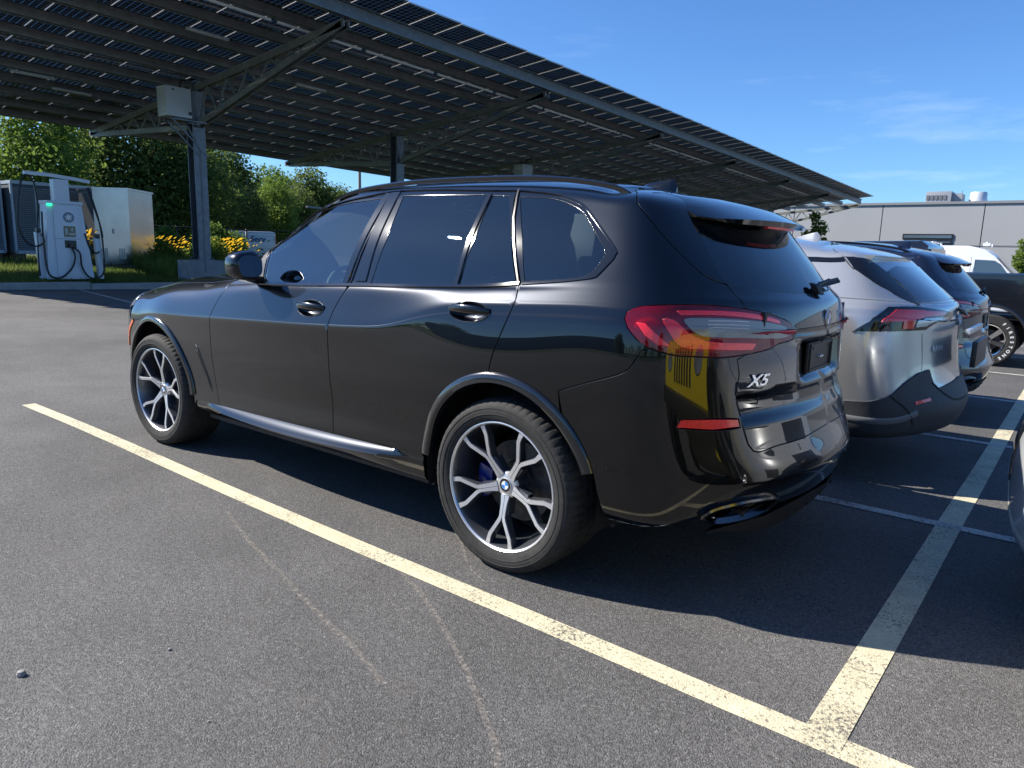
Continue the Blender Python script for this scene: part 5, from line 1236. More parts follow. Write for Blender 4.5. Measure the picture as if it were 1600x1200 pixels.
# small roof fasteners / cable runs in the shade of the panels
b=MB()
r_=random.Random(3)
for k in range(46):
    x=14.75+(31.2-14.75)*r_.randint(0,11)/11+.12;y=Y0-r_.uniform(0,60);L_=r_.uniform(1,5);pts=[LC(x+r_.uniform(-.03,.03),y-L_*t/5,cz(x,y-L_*t/5)+.10-.07*math.sin(t/5*PI)*r_.uniform(.4,1.4)) for t in range(6)]
    b.tube(pts,.012,5)
b.build('module_cables',M_satin,cano)
M_truss=mat('truss_steel',(.21,.22,.215),rough=.5,metal=.3,nscale=5,namt=.15)
# trusses and columns
for k in range(7):
    yc=-10.25-9.3*k
    zt=lambda x:cz(x,yc)-.30
    for side in (0,):
        b=MB();xl,xr=14.85,31.3;bot=lambda x:(5.25+.02*(yc+10)) if True else 0
        # bottom chord: from each eave down to the column
        kn_l=(22.75,yc,5.35+.02*(yc+10));kn_r=(23.25,yc,5.30+.02*(yc+10))
        for dy in (-.09,.09):
            b.beam(LC(xl,yc+dy,zt(xl)),LC(xr,yc+dy,zt(xr)),.05,.20);
            b.beam(LC(xl+.1,yc+dy,zt(xl)-.04),LC(kn_l[0],yc+dy,kn_l[2]),.05,.18);b.beam(LC(kn_r[0],yc+dy,kn_r[2]),LC(xr-.1,yc+dy,zt(xr)-.04),.05,.18)
        b.build('truss',M_truss,cano)
        b=MB()
        for (xa,xb,zk,n_) in ((xl,22.75,kn_l[2],6),(xr,23.25,kn_r[2],6)):
            for i in range(1,n_+1):
                t0=(i-.5)/(n_+.5);t1=i/(n_+.5)
                X=lambda t:xa+(xb-xa)*t
                lo=lambda t:(zt(xa)-.04)*(1-t)+zk*t
                b.beam(LC(X(t0),yc,lo(t0)),LC(X(t1),yc,zt(X(t1))),.06,.06);t2=min(1,(i+.5)/(n_+.5));b.beam(LC(X(t1),yc,zt(X(t1))),LC(X(t2),yc,lo(t2)),.06,.06)
        b.build('truss_web',M_truss,cano)
    g=gz(yc)+.15
    b=MB();zt_=zt(23)+.1
    b.box(LC(22.78,yc-.22,g+.82),LC(22.82,yc+.22,zt_));b.box(LC(23.18,yc-.22,g+.82),LC(23.22,yc+.22,zt_));b.box(LC(22.82,yc-.012,g+.82),LC(23.18,yc+.012,zt_))
    b.build('column',M_galv,cano)
    b=MB();b.box(LC(22.70,yc-.30,g+.80),LC(23.30,yc+.30,g+.83))
    for dx in(-.26,.26):
        for dy in(-.26,.26):b.tube([LC(23+dx,yc+dy,g+.8),LC(23+dx,yc+dy,g+.93)],.018,8);b.tube([LC(23+dx,yc+dy,g+.83),LC(23+dx,yc+dy,g+.86)],.034,6)
    b.build('base_plate',M_galv,cano)
    b=MB();b.box(LC(22.62,yc-.66,-1.6),LC(23.5,yc+.66,g+.80));b.build('concrete_pier',mat('pier_concrete',(.25,.255,.26),rough=.8,nscale=2.5,namt=.15,bump=.4,bscale=30),cano,bevel=.02)
# inverter box on the first column, with its bracket
def inverter(yc,z0,label):
    e=empty('inverter',(22.6,yc,z0));tag(e,label,'inverter box')
    M_box=mat('box_enamel',(.48,.49,.49),rough=.4)
    b=MB();b.box((-.62,.66,0),(-.02,1.50,.92));b.build('casing',M_box,e,bevel=.03)
    b=MB();b.box((-.56,.70,.93-1.0),(-.12,1.2,0));b.build('connector_box',M_satin,e)
    b=MB();b.box((-.64,.66,.10),(-.615,.78,.20));b.box((-.64,1.22,.80),(-.615,1.30,.84));b.box((-.635,.60,.86),(-.60,.66,.88));b.build('switch',M_satin,e)
    b=MB()
    for x in(-.55,-.10):
        b.beam((x,1.35,-.06),(x,.12,-.06),.04,.04);b.beam((x,1.30,-.06),(x,.12,-1.15),.04,.04)
    b.beam((-.55,.12,-1.5),(-.55,.12,.2),.04,.04);b.beam((-.55,.6,-.06),(-.10,.6,-.06),.04,.04)
    b.tube([(-.35,.30,-5.0),(-.35,.30,-.9),(-.35,.7,-.2)],.035,8)
    b.build('bracket',M_galv,e)
    b=MB();b.tube([(-.3,.9,.9),(-.3,.8,1.2),(-.25,.3,1.35)],.03,6);b.build('cable',M_rubber,e);return e
inverter(-10.25,5.38,'pale grey inverter box bracketed to the nearest canopy column')
inverter(-28.85,4.95,'pale inverter box on the third canopy column, just above the dark car roof')
# ============================================================= charger
ch=empty('ev_charger',(23.0,-5.82,.17));tag(ch,'white rapid charging post with looped black cables and crossbar on top','charger')
M_wh=mat('charger_white',(.66,.69,.73),rough=.35);M_cab=mat('cable_black',(.008,.008,.009),rough=.45)
sgn=-1 # +y is to the left in the picture
b=MB();b.add([(-.30,.62,0),(-.30,-.70,0),(.30,-.70,0),(.30,.62,0),(-.28,.48,2.28),(-.28,-.48,2.28),(.28,-.48,2.28),(.28,.48,2.28)],[(3,2,1,0),(4,5,6,7),(0,1,5,4),(1,2,6,5),(2,3,7,6),(3,0,4,7)]);b.build('cabinet',M_wh,ch,bevel=.05)
b=MB();b.box((-.33,-.50,2.24),(.31,.50,2.34));b.build('cabinet_cap',M_wh,ch,bevel=.03)
b=MB();b.box((-.345,-.34,.1),(-.30,.34,2.2));b.build('front_panel',M_wh,ch,bevel=.01)
b=MB();b.box((-.15,-.21,2.34),(.15,.21,2.98));b.build('mast',M_wh,ch,bevel=.02)
b=MB();pts=[(0,.92,3.10),(0,.3,3.09),(0,-.3,3.04),(0,-.85,2.98)]
for a,c in zip(pts,pts[1:]):b.beam(a,c,.14,.10)
b.build('cable_crossbar',M_wh,ch)
b=MB();b.lathe([(0,0),(.155,0),(.155,.01)],(-.352,-.06,1.86),'x',32);b.build('charger_logo_disc',mat('logo_grey',(.16,.20,.27),rough=.4),ch)
b=MB()
for k in range(8):
    a=2*PI*k/8+.2;b.obox((-.358,-.06+.055*math.cos(a),1.86+.055*math.sin(a)),(.003,0,0),(0,.045*math.cos(a),.045*math.sin(a)),(0,-.011*math.sin(a),.011*math.cos(a)))
b.build('charger_logo',M_white,ch)
b=MB();b.box((-.358,-.22,1.28),(-.34,.10,1.60));b.build('screen',mat('screen_dark',(.012,.014,.016),rough=.1),ch)
b=MB();b.box((-.362,-.20,1.33),(-.358,-.03,1.40));b.box((-.362,.0,1.34),(-.358,.07,1.54));b.box((-.362,-.16,1.45),(-.358,-.10,1.55));b.build('screen_print',mat('screen_print',(.40,.46,.42),rough=.3),ch)
b=MB();b.box((-.352,-.22,.95),(-.34,.10,1.18));b.obox((-.37,-.05,1.02),(.04,0,0),(0,.05,0),(0,0,.07));b.build('socket',M_satin,ch)
b=MB();b.box((-.350,-.34,1.215),(-.344,.34,1.225));b.build('panel_joint',M_satin,ch)
b=MB();b.box((-.34,.36,2.19),(-.30,.50,2.24));b.build('status_light',mat('status_green',(.05,.6,.25),rough=.4,emit=(.02,.9,.35,1.2)),ch)
for yy,h in ((.66,1.40),(-.98,1.28)):
    b=MB();b.add([(-.12,yy-.07,0),(-.12,yy+.07,0),(.05,yy+.07,0),(.05,yy-.07,0),(-.12,yy-.08+.05,h),(-.12,yy+.08+.05,h),(.05,yy+.08+.05,h),(.05,yy-.08+.05,h)],[(0,1,2,3),(7,6,5,4),(0,4,5,1),(1,5,6,2),(2,6,7,3),(3,7,4,0)]);b.build('connector_holster',M_wh,ch,bevel=.02)
    b=MB();b.obox((-.1,yy+.05,h+.05),(.07,0,0),(0,.06,0),(0,0,.07));b.build('charge_plug',M_satin,ch,bevel=.02)
def cable(pts,r=.026):
    b=MB();b.tube(smooth_path(pts,step=.08),r,8);b.build('charge_cable',M_cab,ch)
cable([(-.05,.88,3.05),(-.1,1.05,2.8),(-.15,1.18,2.2),(-.15,1.22,1.55),(-.15,1.05,1.1),(-.15,.80,.98),(-.2,.60,1.12),(-.2,.66,1.35)])
cable([(-.05,.84,3.05),(-.1,.70,2.8),(-.1,.66,2.2),(-.1,.72,1.5),(-.1,.76,.6),(-.1,.76,.1)])
cable([(-.40,-.05,.98),(-.45,-.12,.7),(-.42,-.02,.35),(-.40,.25,.08),(-.40,.50,.07),(-.30,.62,.30),(-.2,.62,1.3),(-.2,.60,2.0)])
cable([(-.40,-.10,.98),(-.45,-.26,.8),(-.42,-.30,.40),(-.40,-.48,.08),(-.40,-.75,.04),(-.3,-.98,.25),(-.2,-1.05,.9),(-.15,-1.0,1.8),(0,-.82,2.8)])
cable([(0,-.78,2.8),(-.1,-.88,2.3),(-.15,-1.02,1.7),(-.2,-1.06,1.3)])
cable([(-.3,-.50,1.40),(-.3,-.62,.95),(-.3,-.78,.80),(-.2,-.92,.85)])
# ============================================================= metal cabinet, plant units
M_alu=mat('brushed_aluminium',(.36,.36,.355),rough=.25,metal=.9,nscale=1.2,namt=.12)
cb=empty('utility_cabinet',(27.0,-9.6,.48),R_(0));tag(cb,'shiny bare metal utility cabinet on a concrete pad behind the grass','cabinet')
cx_=lambda a,c:(a,c)
b=MB();b.box((-.15,-1.45,-.3),(1.75,1.55,-.02));b.build('pad',M_conc,cb,bevel=.02)
b=MB();b.add([(0,1.25,0),(.1,-.05,0),(1.5,-1.62,0),(1.6,1.1,0),(0,1.25,2.72),(.1,-.05,2.80),(1.5,-1.62,2.80),(1.6,1.1,2.72)],[(3,2,1,0),(4,5,6,7),(0,1,5,4),(1,2,6,5),(2,3,7,6),(3,0,4,7)]);b.build('casing',M_alu,cb)
b=MB();b.add([(-.06,1.30,2.72),(.06,-.06,2.80),(1.52,-1.69,2.80),(1.66,1.15,2.72),(-.06,1.30,2.79),(.06,-.06,2.87),(1.52,-1.69,2.87),(1.66,1.15,2.79)],[(3,2,1,0),(4,5,6,7),(0,1,5,4),(1,2,6,5),(2,3,7,6),(3,0,4,7)]);b.build('lid',M_alu,cb)
def on_face(y,z,dx=0):return (.0+.1*(1.25-y)/1.3-.012+dx,y,z)
b=MB()
for y in (1.20,.62,.02):b.beam(on_face(y,.08),on_face(y,2.66),.02,.025)
b.beam(on_face(1.2,1.62),on_face(0,1.62),.012,.02);b.obox(on_face(.58,1.25,-.02),(.02,0,0),(0,.02,0),(0,0,.09));b.build('door_frame',M_alu,cb)
for yy in (.95,.30):
    for q in range(4):
        b=MB();b.obox(on_face(yy-.1+q*.065,.42,-.004),(.006,0,0),(0,.014,0),(0,0,.20));b.build('vent_slot',M_white,cb)
# louvred plant units
M_plant=mat('plant_grey',(.42,.50,.60),rough=.45,metal=.2)
M_plant_in=mat('plant_inside',(.10,.12,.15),rough=.7)
def plant(y0,y1,x,z,h,label,deep=2.2,cols=4,rows=30):
    e=empty('louvred_unit',(x,y0,z));tag(e,label,'plant unit','louvred plant units behind the charger')
    w=y0-y1
    b=MB();b.box((.10,-w,.42),(deep,0,h));b.build('casing',M_plant_in,e)
    b=MB();b.box((0,-w-.02,h-.12),(deep,.02,h));b.box((0,-w,.36),(.12,0,.48))
    for k in range(cols+1):
        yy=-w*k/cols;b.box((0,yy-.035,.4),(.09,yy+.035,h-.1))
    b.build('frame',M_plant,e)
    b=MB()
    for k in range(rows):
        zz=.52+(h-.72)*k/rows;b.obox((.045,-w/2,zz),(.035,0,-.020),(0,w/2-.03,0),(.003,0,.008))
    o=b.build('louvre_slats',M_plant,e);o['kind']='stuff'
    b=MB()
    for yy in(-.2,-w+.2):b.box((.2,yy-.15,-.2),(deep-.2,yy+.15,.40))
    b.build('feet',mat('timber_skid',(.16,.12,.08),rough=.8),e)
    return e
plant(-6.62,-9.75,29.6,.45,3.02,'blue grey louvred plant unit directly behind the charging post')
plant(-3.2,-6.45,30.2,.45,3.05,'second louvred plant unit, half cut by the left picture edge',cols=4)
# ============================================================= fence, poles, signs on the verge
M_fence=mat('black_chain_fence',(.012,.014,.014),rough=.5)
fe=empty('mesh_fence',(36,-20,.6));tag(fe,'low black mesh fence running behind the flowers','fence')
for k in range(10):
    b=MB();y=12-k*4;b.tube([(0,y,-.2),(0,y,1.65)],.05,8);b.build('fence_post',M_fence,fe)
b=MB();b.tube([(0,12,1.6),(0,-24,1.6)],.035,6);b.build('fence_rail',M_fence,fe)
b=MB()
for k in range(150):
    y=12-k*.24;b.beam((0,y,.0),(0,y-.0,1.6),.008,.008)
for k in range(9):b.beam((0,12,.1+.17*k),(0,-24,.1+.17*k),.008,.008)
b.build('fence_mesh',M_fence,fe)['kind']='stuff'
def pole(x,y,z0,z1,r,label,m,name='pole',cat='pole'):
    b=MB();b.tube([(0,0,-1),(0,0,z1-z0)],[r,r*.8],10);o=b.build(name,m);o.location=(x,y,z0);return tag(o,label,cat)
M_pole=mat('pale_pole',(.42,.44,.47),rough=.5)
pole(60,-22.2,.5,9.3,.09,'thin pale pole rising behind the metal cabinet',M_pole)
pole(60,-35.0,.5,7.4,.10,'short pale pole among the trees right of the column',M_pole)
pole(70,-56.5,.5,11.6,.22,'brown timber utility pole just above the dark car roof',mat('timber_pole',(.30,.24,.18),rough=.8),'utility_pole')
lp=empty('street_light',(50,-35.5,.5));tag(lp,'grey street light with flat head above the dark car windscreen','street light')
b=MB();b.tube([(0,0,-1),(0,0,4.0)],.07,8);b.build('post',M_galv,lp)
b=MB();b.obox((0,.55,4.1),(.14,0,0),(0,.75,.02),(0,0,.07));b.build('lamp_head',M_galv,lp,bevel=.03)
# ============================================================= trees and shrubs (left)
far=[('maple',41,-11.5,.5,.83,.3,'bright sunlit maple tree behind the charger, left of the cabinet'),
('oak',46,-16.8,.5,.95,1.1,'dark broad tree right behind the metal cabinet'),
('oak2',45,-20.6,.5,.90,2.3,'dark tree seen behind the nearest canopy column'),
('ash',60,-6.5,.5,1.35,.2,'tall dull green tree at the far left edge'),
('oak',56,-27.8,.5,1.02,3.3,'dark tree on the slope right of the nearest column'),
('oak2',62,-34.0,.5,1.06,4.1,'shaded tree on the slope above the short pale pole'),
('ash',58,-33.0,.5,.62,.9,'low light green tree in front of the shaded slope'),
('maple',66,-41.0,.5,.90,5.0,'light topped tree left of the notch in the treeline'),
('ash',70,-45.0,.5,.95,1.9,'pointed tree standing in the notch of the treeline'),
('oak2',72,-51.0,.5,1.05,2.9,'round topped tree over the dark car bonnet'),
('oak',74,-55.5,.5,.86,.5,'last rounded tree before the timber utility pole'),
('ash',52,-30.5,.5,.60,3.9,'small olive tree above the white van'),
('maple',54,-34.0,.5,.65,.1,'small leafy tree behind the street light'),
('ash',60,-40.5,.5,.75,2.2,'bushy tree just right of the street light'),
('oak2',80,-62,.5,.85,1.2,'distant tree glimpsed right of the utility pole'),
('oak',50,-3.5,.5,.9,2.0,'dark tree outside the left edge beyond the plant units')]
for key,x,y,z,s,rz,lb in far:tree(key,x,y,z,s,rz,'broadleaf_tree',lb,'tree','trees beyond the charging bays')
kind('shrub',1.6,[(0,0,.8,.75),(.5,.4,.6,.55),(-.5,.3,.7,.6),(.1,-.6,.6,.6),(.2,.2,1.2,.5)],3800,.075,leafmat('shrub_leaves',(.20,.27,.05),(.10,.17,.04)),.04,11)
kind('vine',2.2,[(0,0,1.0,.8),(.3,.8,.8,.7),(-.2,-.8,1.1,.8),(0,.1,1.7,.6),(.1,-1.3,.7,.6)],6500,.09,leafmat('vine_leaves',(.16,.24,.05),(.08,.15,.035)),.05,12)
for key,x,y,s,rz,lb in [('vine',34.8,-17.4,1.0,0,'climbing green bush on the fence right of the column'),('vine',35.0,-14.9,.85,1,'green bush on the fence behind the column foot'),('vine',36,-18.9,.8,2,'vine covered bush left of the white lettered van'),('shrub',25.2,-11.6,.8,1,'fresh green shrub right of the concrete pier'),('shrub',26.5,-10.6,.75,2,'feathery green shrub between the cabinet and the pier'),('shrub',27.5,-13.0,.9,3,'wide green shrub beside the dark car mirror')]:
    tree(key,x,y,float(bank(x,y))-.1,s,rz,'shrub',lb,'shrub','shrubs on the verge')
# black-eyed daisies
M_pet=mat('yellow_petals',(.60,.36,.0),rough=.9,spec=.1)
def flowers(cx,cy,rx,ry,n,h,name,label):
    e=empty(name,(cx,cy,float(bank(cx,cy))));tag(e,label,'flowers','yellow flower clumps')
    b=MB();s=MB();r=random.Random(int(cx*10+cy))
    for i in range(n):
        x=r.gauss(0,rx);y=r.gauss(0,ry);z=h*r.uniform(.6,1.1);a=r.uniform(0,PI)
        q=.052*r.uniform(.7,1.4);t=r.uniform(-.5,.5)
        ring=[(x+q*math.cos(a+k*PI/3)*.9-.0,y+q*math.cos(a+k*PI/3+1.57),z+q*math.sin(a+k*PI/3)*.7) for k in range(6)]
        b.add([(x,y,z+.01)]+ring,[(0,k+1,(k+1)%6+1) for k in range(6)])
        s.add([(x-.008,y,0),(x+.008,y,0),(x,y,z)],[(0,1,2)])
        for k in range(3):
            zz=z*r.uniform(.1,.8);dx,dy=r.uniform(-.12,.12),r.uniform(-.12,.12);s.add([(x,y,zz),(x+dx,y+dy,zz+.05),(x+dx*1.1+.02,y+dy+.03,zz+.01)],[(0,1,2)])
    b.build('flower_heads',M_pet,e,recalc=False)['kind']='stuff';s.build('stems',M_grass,e,recalc=False)['kind']='stuff'
flowers(28.5,-12.1,.6,.36,75,1.2,'daisy_clump','yellow daisies between the metal cabinet and the concrete pier')
flowers(27.8,-14.0,.6,.62,120,1.25,'daisy_clump','yellow daisies right of the pier, above the dark car mirror')
flowers(27.3,-8.2,.15,.10,50,1.3,'daisy_clump','few yellow daisies at the left edge of the metal cabinet')
# ============================================================= building
bd=empty('warehouse',(0,-75,gz(-75)));tag(bd,'long pale grey flat roofed warehouse of tall wall panels across the lot','warehouse')
M_wall=mat('wall_panel_grey',(.335,.34,.345),rough=.7,nscale=.15,namt=.05,bump=.1,bscale=8)
H=8.12
xe=[6.5-8.35*9+8.35*k for k in range(17)]
off_=0
for k in range(16):
    x0=xe[k]-off_;x1=xe[k+1]-off_
    b=MB();b.box((x0+.04,-1,0),(x1-.04,0,H));b.build('wall_panel',M_wall,bd)
b=MB();b.box((xe[0]-off_,-24,0),(xe[16]-off_,-1.0,H-.3));b.build('core',mat('joint_dark',(.06,.06,.06),rough=.8),bd)
b=MB();b.box((xe[0]-off_-.1,-1.1,H),(xe[16]-off_+.1,.12,H+.22));b.build('parapet_cap',mat('cap_metal',(.24,.245,.25),rough=.5),bd)
b=MB();b.box((xe[0]-off_,.0,4.36),(xe[16]-off_,.035,4.46));b.build('wall_groove',mat('groove_grey',(.20,.20,.205),rough=.7),bd)
for (xa,xb,za,zb) in ((8.66,12.85,4.93,5.42),(8.70,9.9,4.52,4.84)):
    f=MB();f.box((xa,.01,za),(xb,.10,zb));fo=f.build('window',M_satin,bd);g_=MB();g_.box((xa+.12,.10,za+.12),(xb-.12,.12,zb-.12));g_.build('pane',mat('window_pane',(.12,.17,.22),rough=.08,metal=.3),fo)
def roofunit(x,z,w,h,label,round_=False):
    e=empty('roof_vent' if round_ else 'roof_unit',(x,-77.5,gz(-75)+H-.0));tag(e,label,'roof vent' if round_ else 'roof unit')
    if round_:
        b=MB();b.lathe([(0,h),(w*.36,h),(w*.40,h*.93),(w*.42,.45*h),(w*.46,.3*h),(w*.46,0)],(0,0,0),'z',24);b.build('cowl',M_wh2,e);b=MB();b.box((-w*.75,-1,0),(w*.75,1,h*.15));b.build('curb',M_wh2,e)
    else:
        b=MB();b.box((-w/2,-1.4,.2),(w/2,1.4,h));b.build('casing',M_plant2,e,bevel=.04);b=MB()
        for k in range(5):b.box((-w/2+.4+k*w/6,1.4,.5),(-w/2+.4+k*w/6+w/9,1.46,h-.35))
        b.build('grilles',mat('grille_grey',(.14,.14,.145),rough=.5),e)
        b=MB();b.box((-w/2-.8,-1,.2),(-w/2,1,h*.85));b.build('duct',M_plant2,e)
M_wh2=mat('vent_white',(.6,.62,.65),rough=.35,metal=.3);M_plant2=mat('unit_grey',(.30,.31,.34),rough=.5)

roofunit(10.45,0,2.1,1.25,'grey box air unit on the warehouse roof, left of the round vent')
roofunit(7.4,0,1.7,1.20,'short pale round cowl vent on the warehouse roof',True)
b=MB();b.tube([(0,0,0),(0,0,1.35)],.03,6);b.tube([(.25,0,0),(.25,0,.75)],.03,6);o=b.build('roof_mast',M_galv);o.location=(8.75,-77.5,gz(-75)+H);tag(o,'thin mast on the warehouse roof between air unit and vent','mast')
kind('sapling',6.4,[(0,0,3.2,.85),(.3,.2,4.2,.8),(-.3,-.1,5.0,.65),(.1,0,5.9,.45),(0,.3,2.4,.7),(-.5,0,3.8,.6),(.55,0,3.0,.5)],2600,.15,M_leafA,.07,21)
tree('sapling',16.6,-60,gz(-60),1,0,'young_tree','slender young tree in front of the warehouse wall, beside the dark car spoiler','tree')
tree('sapling',1.75,-52,gz(-52),.62,1,'young_tree','young tree cut by the right picture edge behind the white van','tree')
# ============================================================= other vehicles
def dd(P,s=.25):return [tuple(q) for q in dens([(a,b_,0) for a,b_ in P],s)[:,:2]]
def simple_wheel(parent,x,y,z,side,R=.345,rr=.225,w=.22,m=None,spk=5):
    e=empty('wheel',(x,y,z),0,parent)
    if side<0:e.rotation_euler=(0,0,PI)
    key='s%.2f'%R
    b=MB();b.lathe([(rr,-.01),(rr+.02,.008),(R-.03,.010),(R-.008,-.008),(R,-.03),(R,-w+.03),(R-.02,-w),(rr,-w)],(0,0,0),'y',64);b.build('tyre',M_tyre,e)
    b=MB();b.lathe([(rr+.003,-.004),(rr,.004),(rr-.014,.0),(rr-.02,-.02),(rr-.03,-.16)],(0,0,0),'y',48);b.lathe([(0,-.03),(.055,-.032),(.06,-.06),(.0,-.06)],(0,0,0),'y',24)
    for k in range(spk):
        a=2*PI*k/spk+.3;ca,sa=math.cos(a),math.sin(a)
        b.add([(ca*.04-sa*.028,-.035,sa*.04+ca*.028),(ca*.04+sa*.028,-.035,sa*.04-ca*.028),(ca*(rr-.01)+sa*.035,-.012,sa*(rr-.01)-ca*.035),(ca*(rr-.01)-sa*.035,-.012,sa*(rr-.01)+ca*.035),
               (ca*.04-sa*.034,-.075,sa*.04+ca*.034),(ca*.04+sa*.034,-.075,sa*.04-ca*.034),(ca*(rr-.01)+sa*.042,-.055,sa*(rr-.01)-ca*.042),(ca*(rr-.01)-sa*.042,-.055,sa*(rr-.01)+ca*.042)],[(0,1,2,3),(0,4,5,1),(1,5,6,2),(2,6,7,3),(3,7,4,0)])
    b.build('rim',m or M_mach,e)
    b=MB();b.lathe([(0,-.10),(.16,-.10),(.16,-.12)],(0,0,0),'y',32);b.build('brake_disc',M_brake,e);return e
def arc_uv(sheet_x,rad,zc=.372,n=24):
    P=[(sheet_x+rad*math.cos(t),.98,zc+rad*math.sin(t)) for t in np.linspace(0,2*PI,n,endpoint=False)]
    return [tuple(q) for q in near([p for p in P if True],(1,.12,1),ulo=4.5,vlo=.2)]
ARCH_R=[q for q in uvl(arch(.01,.455,.47,-12,192,26))];ARCH_F=[q for q in uvl(arch(2.985,.45,.465,-12,192,26))]
def base_car(name,warp,loc,rz,label,cat,paint,m_arch,group=None,cladding=True,wheelspec=(.345,.225,.22),zs=.95,ox=-.205,ys=.925,yaw=None):
    e=empty(name,loc,rz);tag(e,label,cat,group);sh=Sheet(warp)
    global SHEET
    keep=SHEET;SHEET=sh
    k=dict(uv=True,sheet=sh,weld=True,gu=.045,gv=.03,step=.1)
    lowb=[(0,.7),(4,.7),(8,.7)]+ARCH_R[::-1]+[(13,.7),(19,.7)]+ARCH_F[::-1]+[(24.6,.7),(30,.7)]
    # lower shell from bumper to bumper, upper shell with roof, bonnet
    panel('body_shell',dd(lowb+[(30,9.6),(27,9.6),(25.2,9.2),(24.0,9.6),(22,10.3),(19.9,10.4),(16,10.6),(8,10.6),(0,10.6)]),e,paint,**k)
    panel('roof_shell',dd([(0,10.62),(8,10.62),(16,10.62),(18.8,10.9),(19,13),(18.6,14.8),(18.2,17),(8,17),(0,17)]),e,paint,**k)
    panel('bonnet',dd([(30,9.62),(27,9.62),(25.2,9.22),(24.0,9.62),(22,10.32),(19.9,10.42),(19.2,11),(19.2,15),(30,15)]),e,paint,**k)
    k1=dict(uv=True,sheet=sh,gu=.045,gv=.03,mirror=1,step=.1)
    for pl in ([(17.3,11.0),(12.6,11.0),(13.4,13.9),(15.6,13.9),(17.2,13.2),(18.2,12.2)],[(12.0,11.0),(9.6,11.0),(10.2,13.9),(12.8,13.9)]):
        panel('side_window',dd(pl),e,M_priv2,off=.003,**k1)
    b=MB();b.box((-.65,-.78,.30),(3.3,.78,.33));ub=b.build('underbody',M_dark,e)
    ub.data.transform(Matrix.Diagonal((1,ys,1,1)));
    for cx in(.01,2.985):
        for sy in(1,-1):
            b=MB();b.lathe([(.44,.90*sy*ys),(.44,.55*sy*ys),(0.02,.55*sy*ys)],(0,0,0),'y',24,arc=(R_(-16),R_(196)));o=b.build('arch_liner',M_dark,e);
            p=sh.w(np.array([[cx,0,.385]]))[0] if warp else (cx,0,.385);o.location=(p[0],p[1],p[2])
            R,rr,w=wheelspec;simple_wheel(e,p[0],p[1]+.955*ys*sy,R,sy,R,rr,w)
    p=sh.w(np.array([[0.,0,.4]]))[0] if warp else np.zeros(3);ub.location=(p[0],p[1],0)
    SHEET=keep
    return e,sh
M_priv2=mat('dark_window',(.010,.014,.020),rough=.03,spec=.9,coat=1)
M_silver=mat('silver_metallic_paint',(.50,.505,.50),rough=.25,metal=.6,coat=1,coatr=.02)
M_clad=mat('grey_cladding',(.042,.044,.048),rough=.6,nscale=60,namt=.15,bump=.05,bscale=400)
def warpR(P):
    P=np.asarray(P);z=P[:,2];k=np.clip((z-1.16)/.45,0,1)
    return np.stack([-1.275+(P[:,0]+1.07),-2.27+P[:,1]*.925+0*z,z*.945-.02-k*.075],1)
def warpL(P): # the same car in its own frame (origin under the rear axle)
    Q=warpR(P);return Q-np.array([-.205,-2.27,-.02])
rv,shR=base_car('parked_crossover',warpL,(-.205,-2.27,-.02),0,'silver crossover with grey lower cladding, parked right of the black SUV','suv',M_silver,M_clad)
kR=dict(uv=True,sheet=shR,gu=.03,gv=.02,step=.1)
panel('pillar_band',dd([(9.3,13.75),(8.5,14.0),(7.1,14.22),(7.2,13.75),(8.84,13.5),(10.2,13.4),(10.4,13.8)]),rv,M_gloss,off=.004,mirror=1,**kR)
panel('gate_side_trim',dd([(7.12,14.25),(6.67,13.25),(5.2,12.4),(4.3,11.92),(3.12,10.71),(2.92,9.9),(2.75,9.9),(2.94,12.2),(3.5,13.35),(4.6,14.2)]),rv,M_gloss,off=.004,mirror=1,**kR)
panel('rear_window',dd([(0,14.0),(2.2,13.9),(3.4,13.3),(2.88,12.3),(2.72,10.6),(1.4,10.9),(0,11.1)],.2),rv,M_priv2,off=.005,weld=True,**kR)
panel('tail_lamp_surround',dd([(6.79,5.47),(5.92,6.08),(4.85,9.39),(3.04,9.73),(1.57,9.3),(.75,8.8),(1.0,7.5),(1.9,6.2),(2.51,5.75),(4.56,5.6)],.15),rv,M_gloss,off=.006,mirror=1,**kR)
M_redb=mat('bright_red_lamp',(.70,.012,.018),rough=.18,coat=1,emit=None)
panel('tail_lamp',dd([(4.35,8.95),(3.32,9.15),(1.4,9.1),(1.5,8.55),(2.7,8.1),(3.1,6.9),(3.20,5.78),(3.86,5.74),(3.84,6.2),(5.25,6.0)],.1),rv,M_redb,off=.012,mirror=1,**kR)
panel('reversing_lamp',dd([(2.66,8.0),(1.7,8.35),(1.2,8.3),(1.9,6.4),(2.55,5.9),(3.12,5.85),(3.0,6.8)],.1),rv,M_clear,off=.011,mirror=1,**kR)
panel('bumper_cladding',dd([(9.2,.75),(9.2,2.0),(7.6,3.1),(6.91,3.3),(5.9,3.35),(4.55,3.6),(3.6,4.1),(2.81,4.43),(2.25,4.55),(2.1,4.1),(2.03,3.85),(1.1,4.0),(0,4.1),(0,.75)],.2),rv,M_clad,off=.012,weld=True,depth=.02,**kR)
for pth in ([(2.66,5.62),(2.56,4.86),(2.6,4.5)],[(7.1,17),(7.3,15.5),(7.2,14.3),(6.7,13.28),(5.2,12.44),(4.3,11.96),(3.12,10.75),(2.97,9.8)]):
    u=np.array(pth);P_1,N_1=shR.ev(u[:,0],u[:,1]);pp=smooth_path(P_1,step=.03);
    nn=np.array([N_1[min(len(N_1)-1,int(i/len(pp)*len(N_1)))] for i in range(len(pp))])
    ribbon('panel_gap',pp,rv,M_rubber,[(-.004,-.001),(0,.0015),(.004,-.001)],raw=nn)
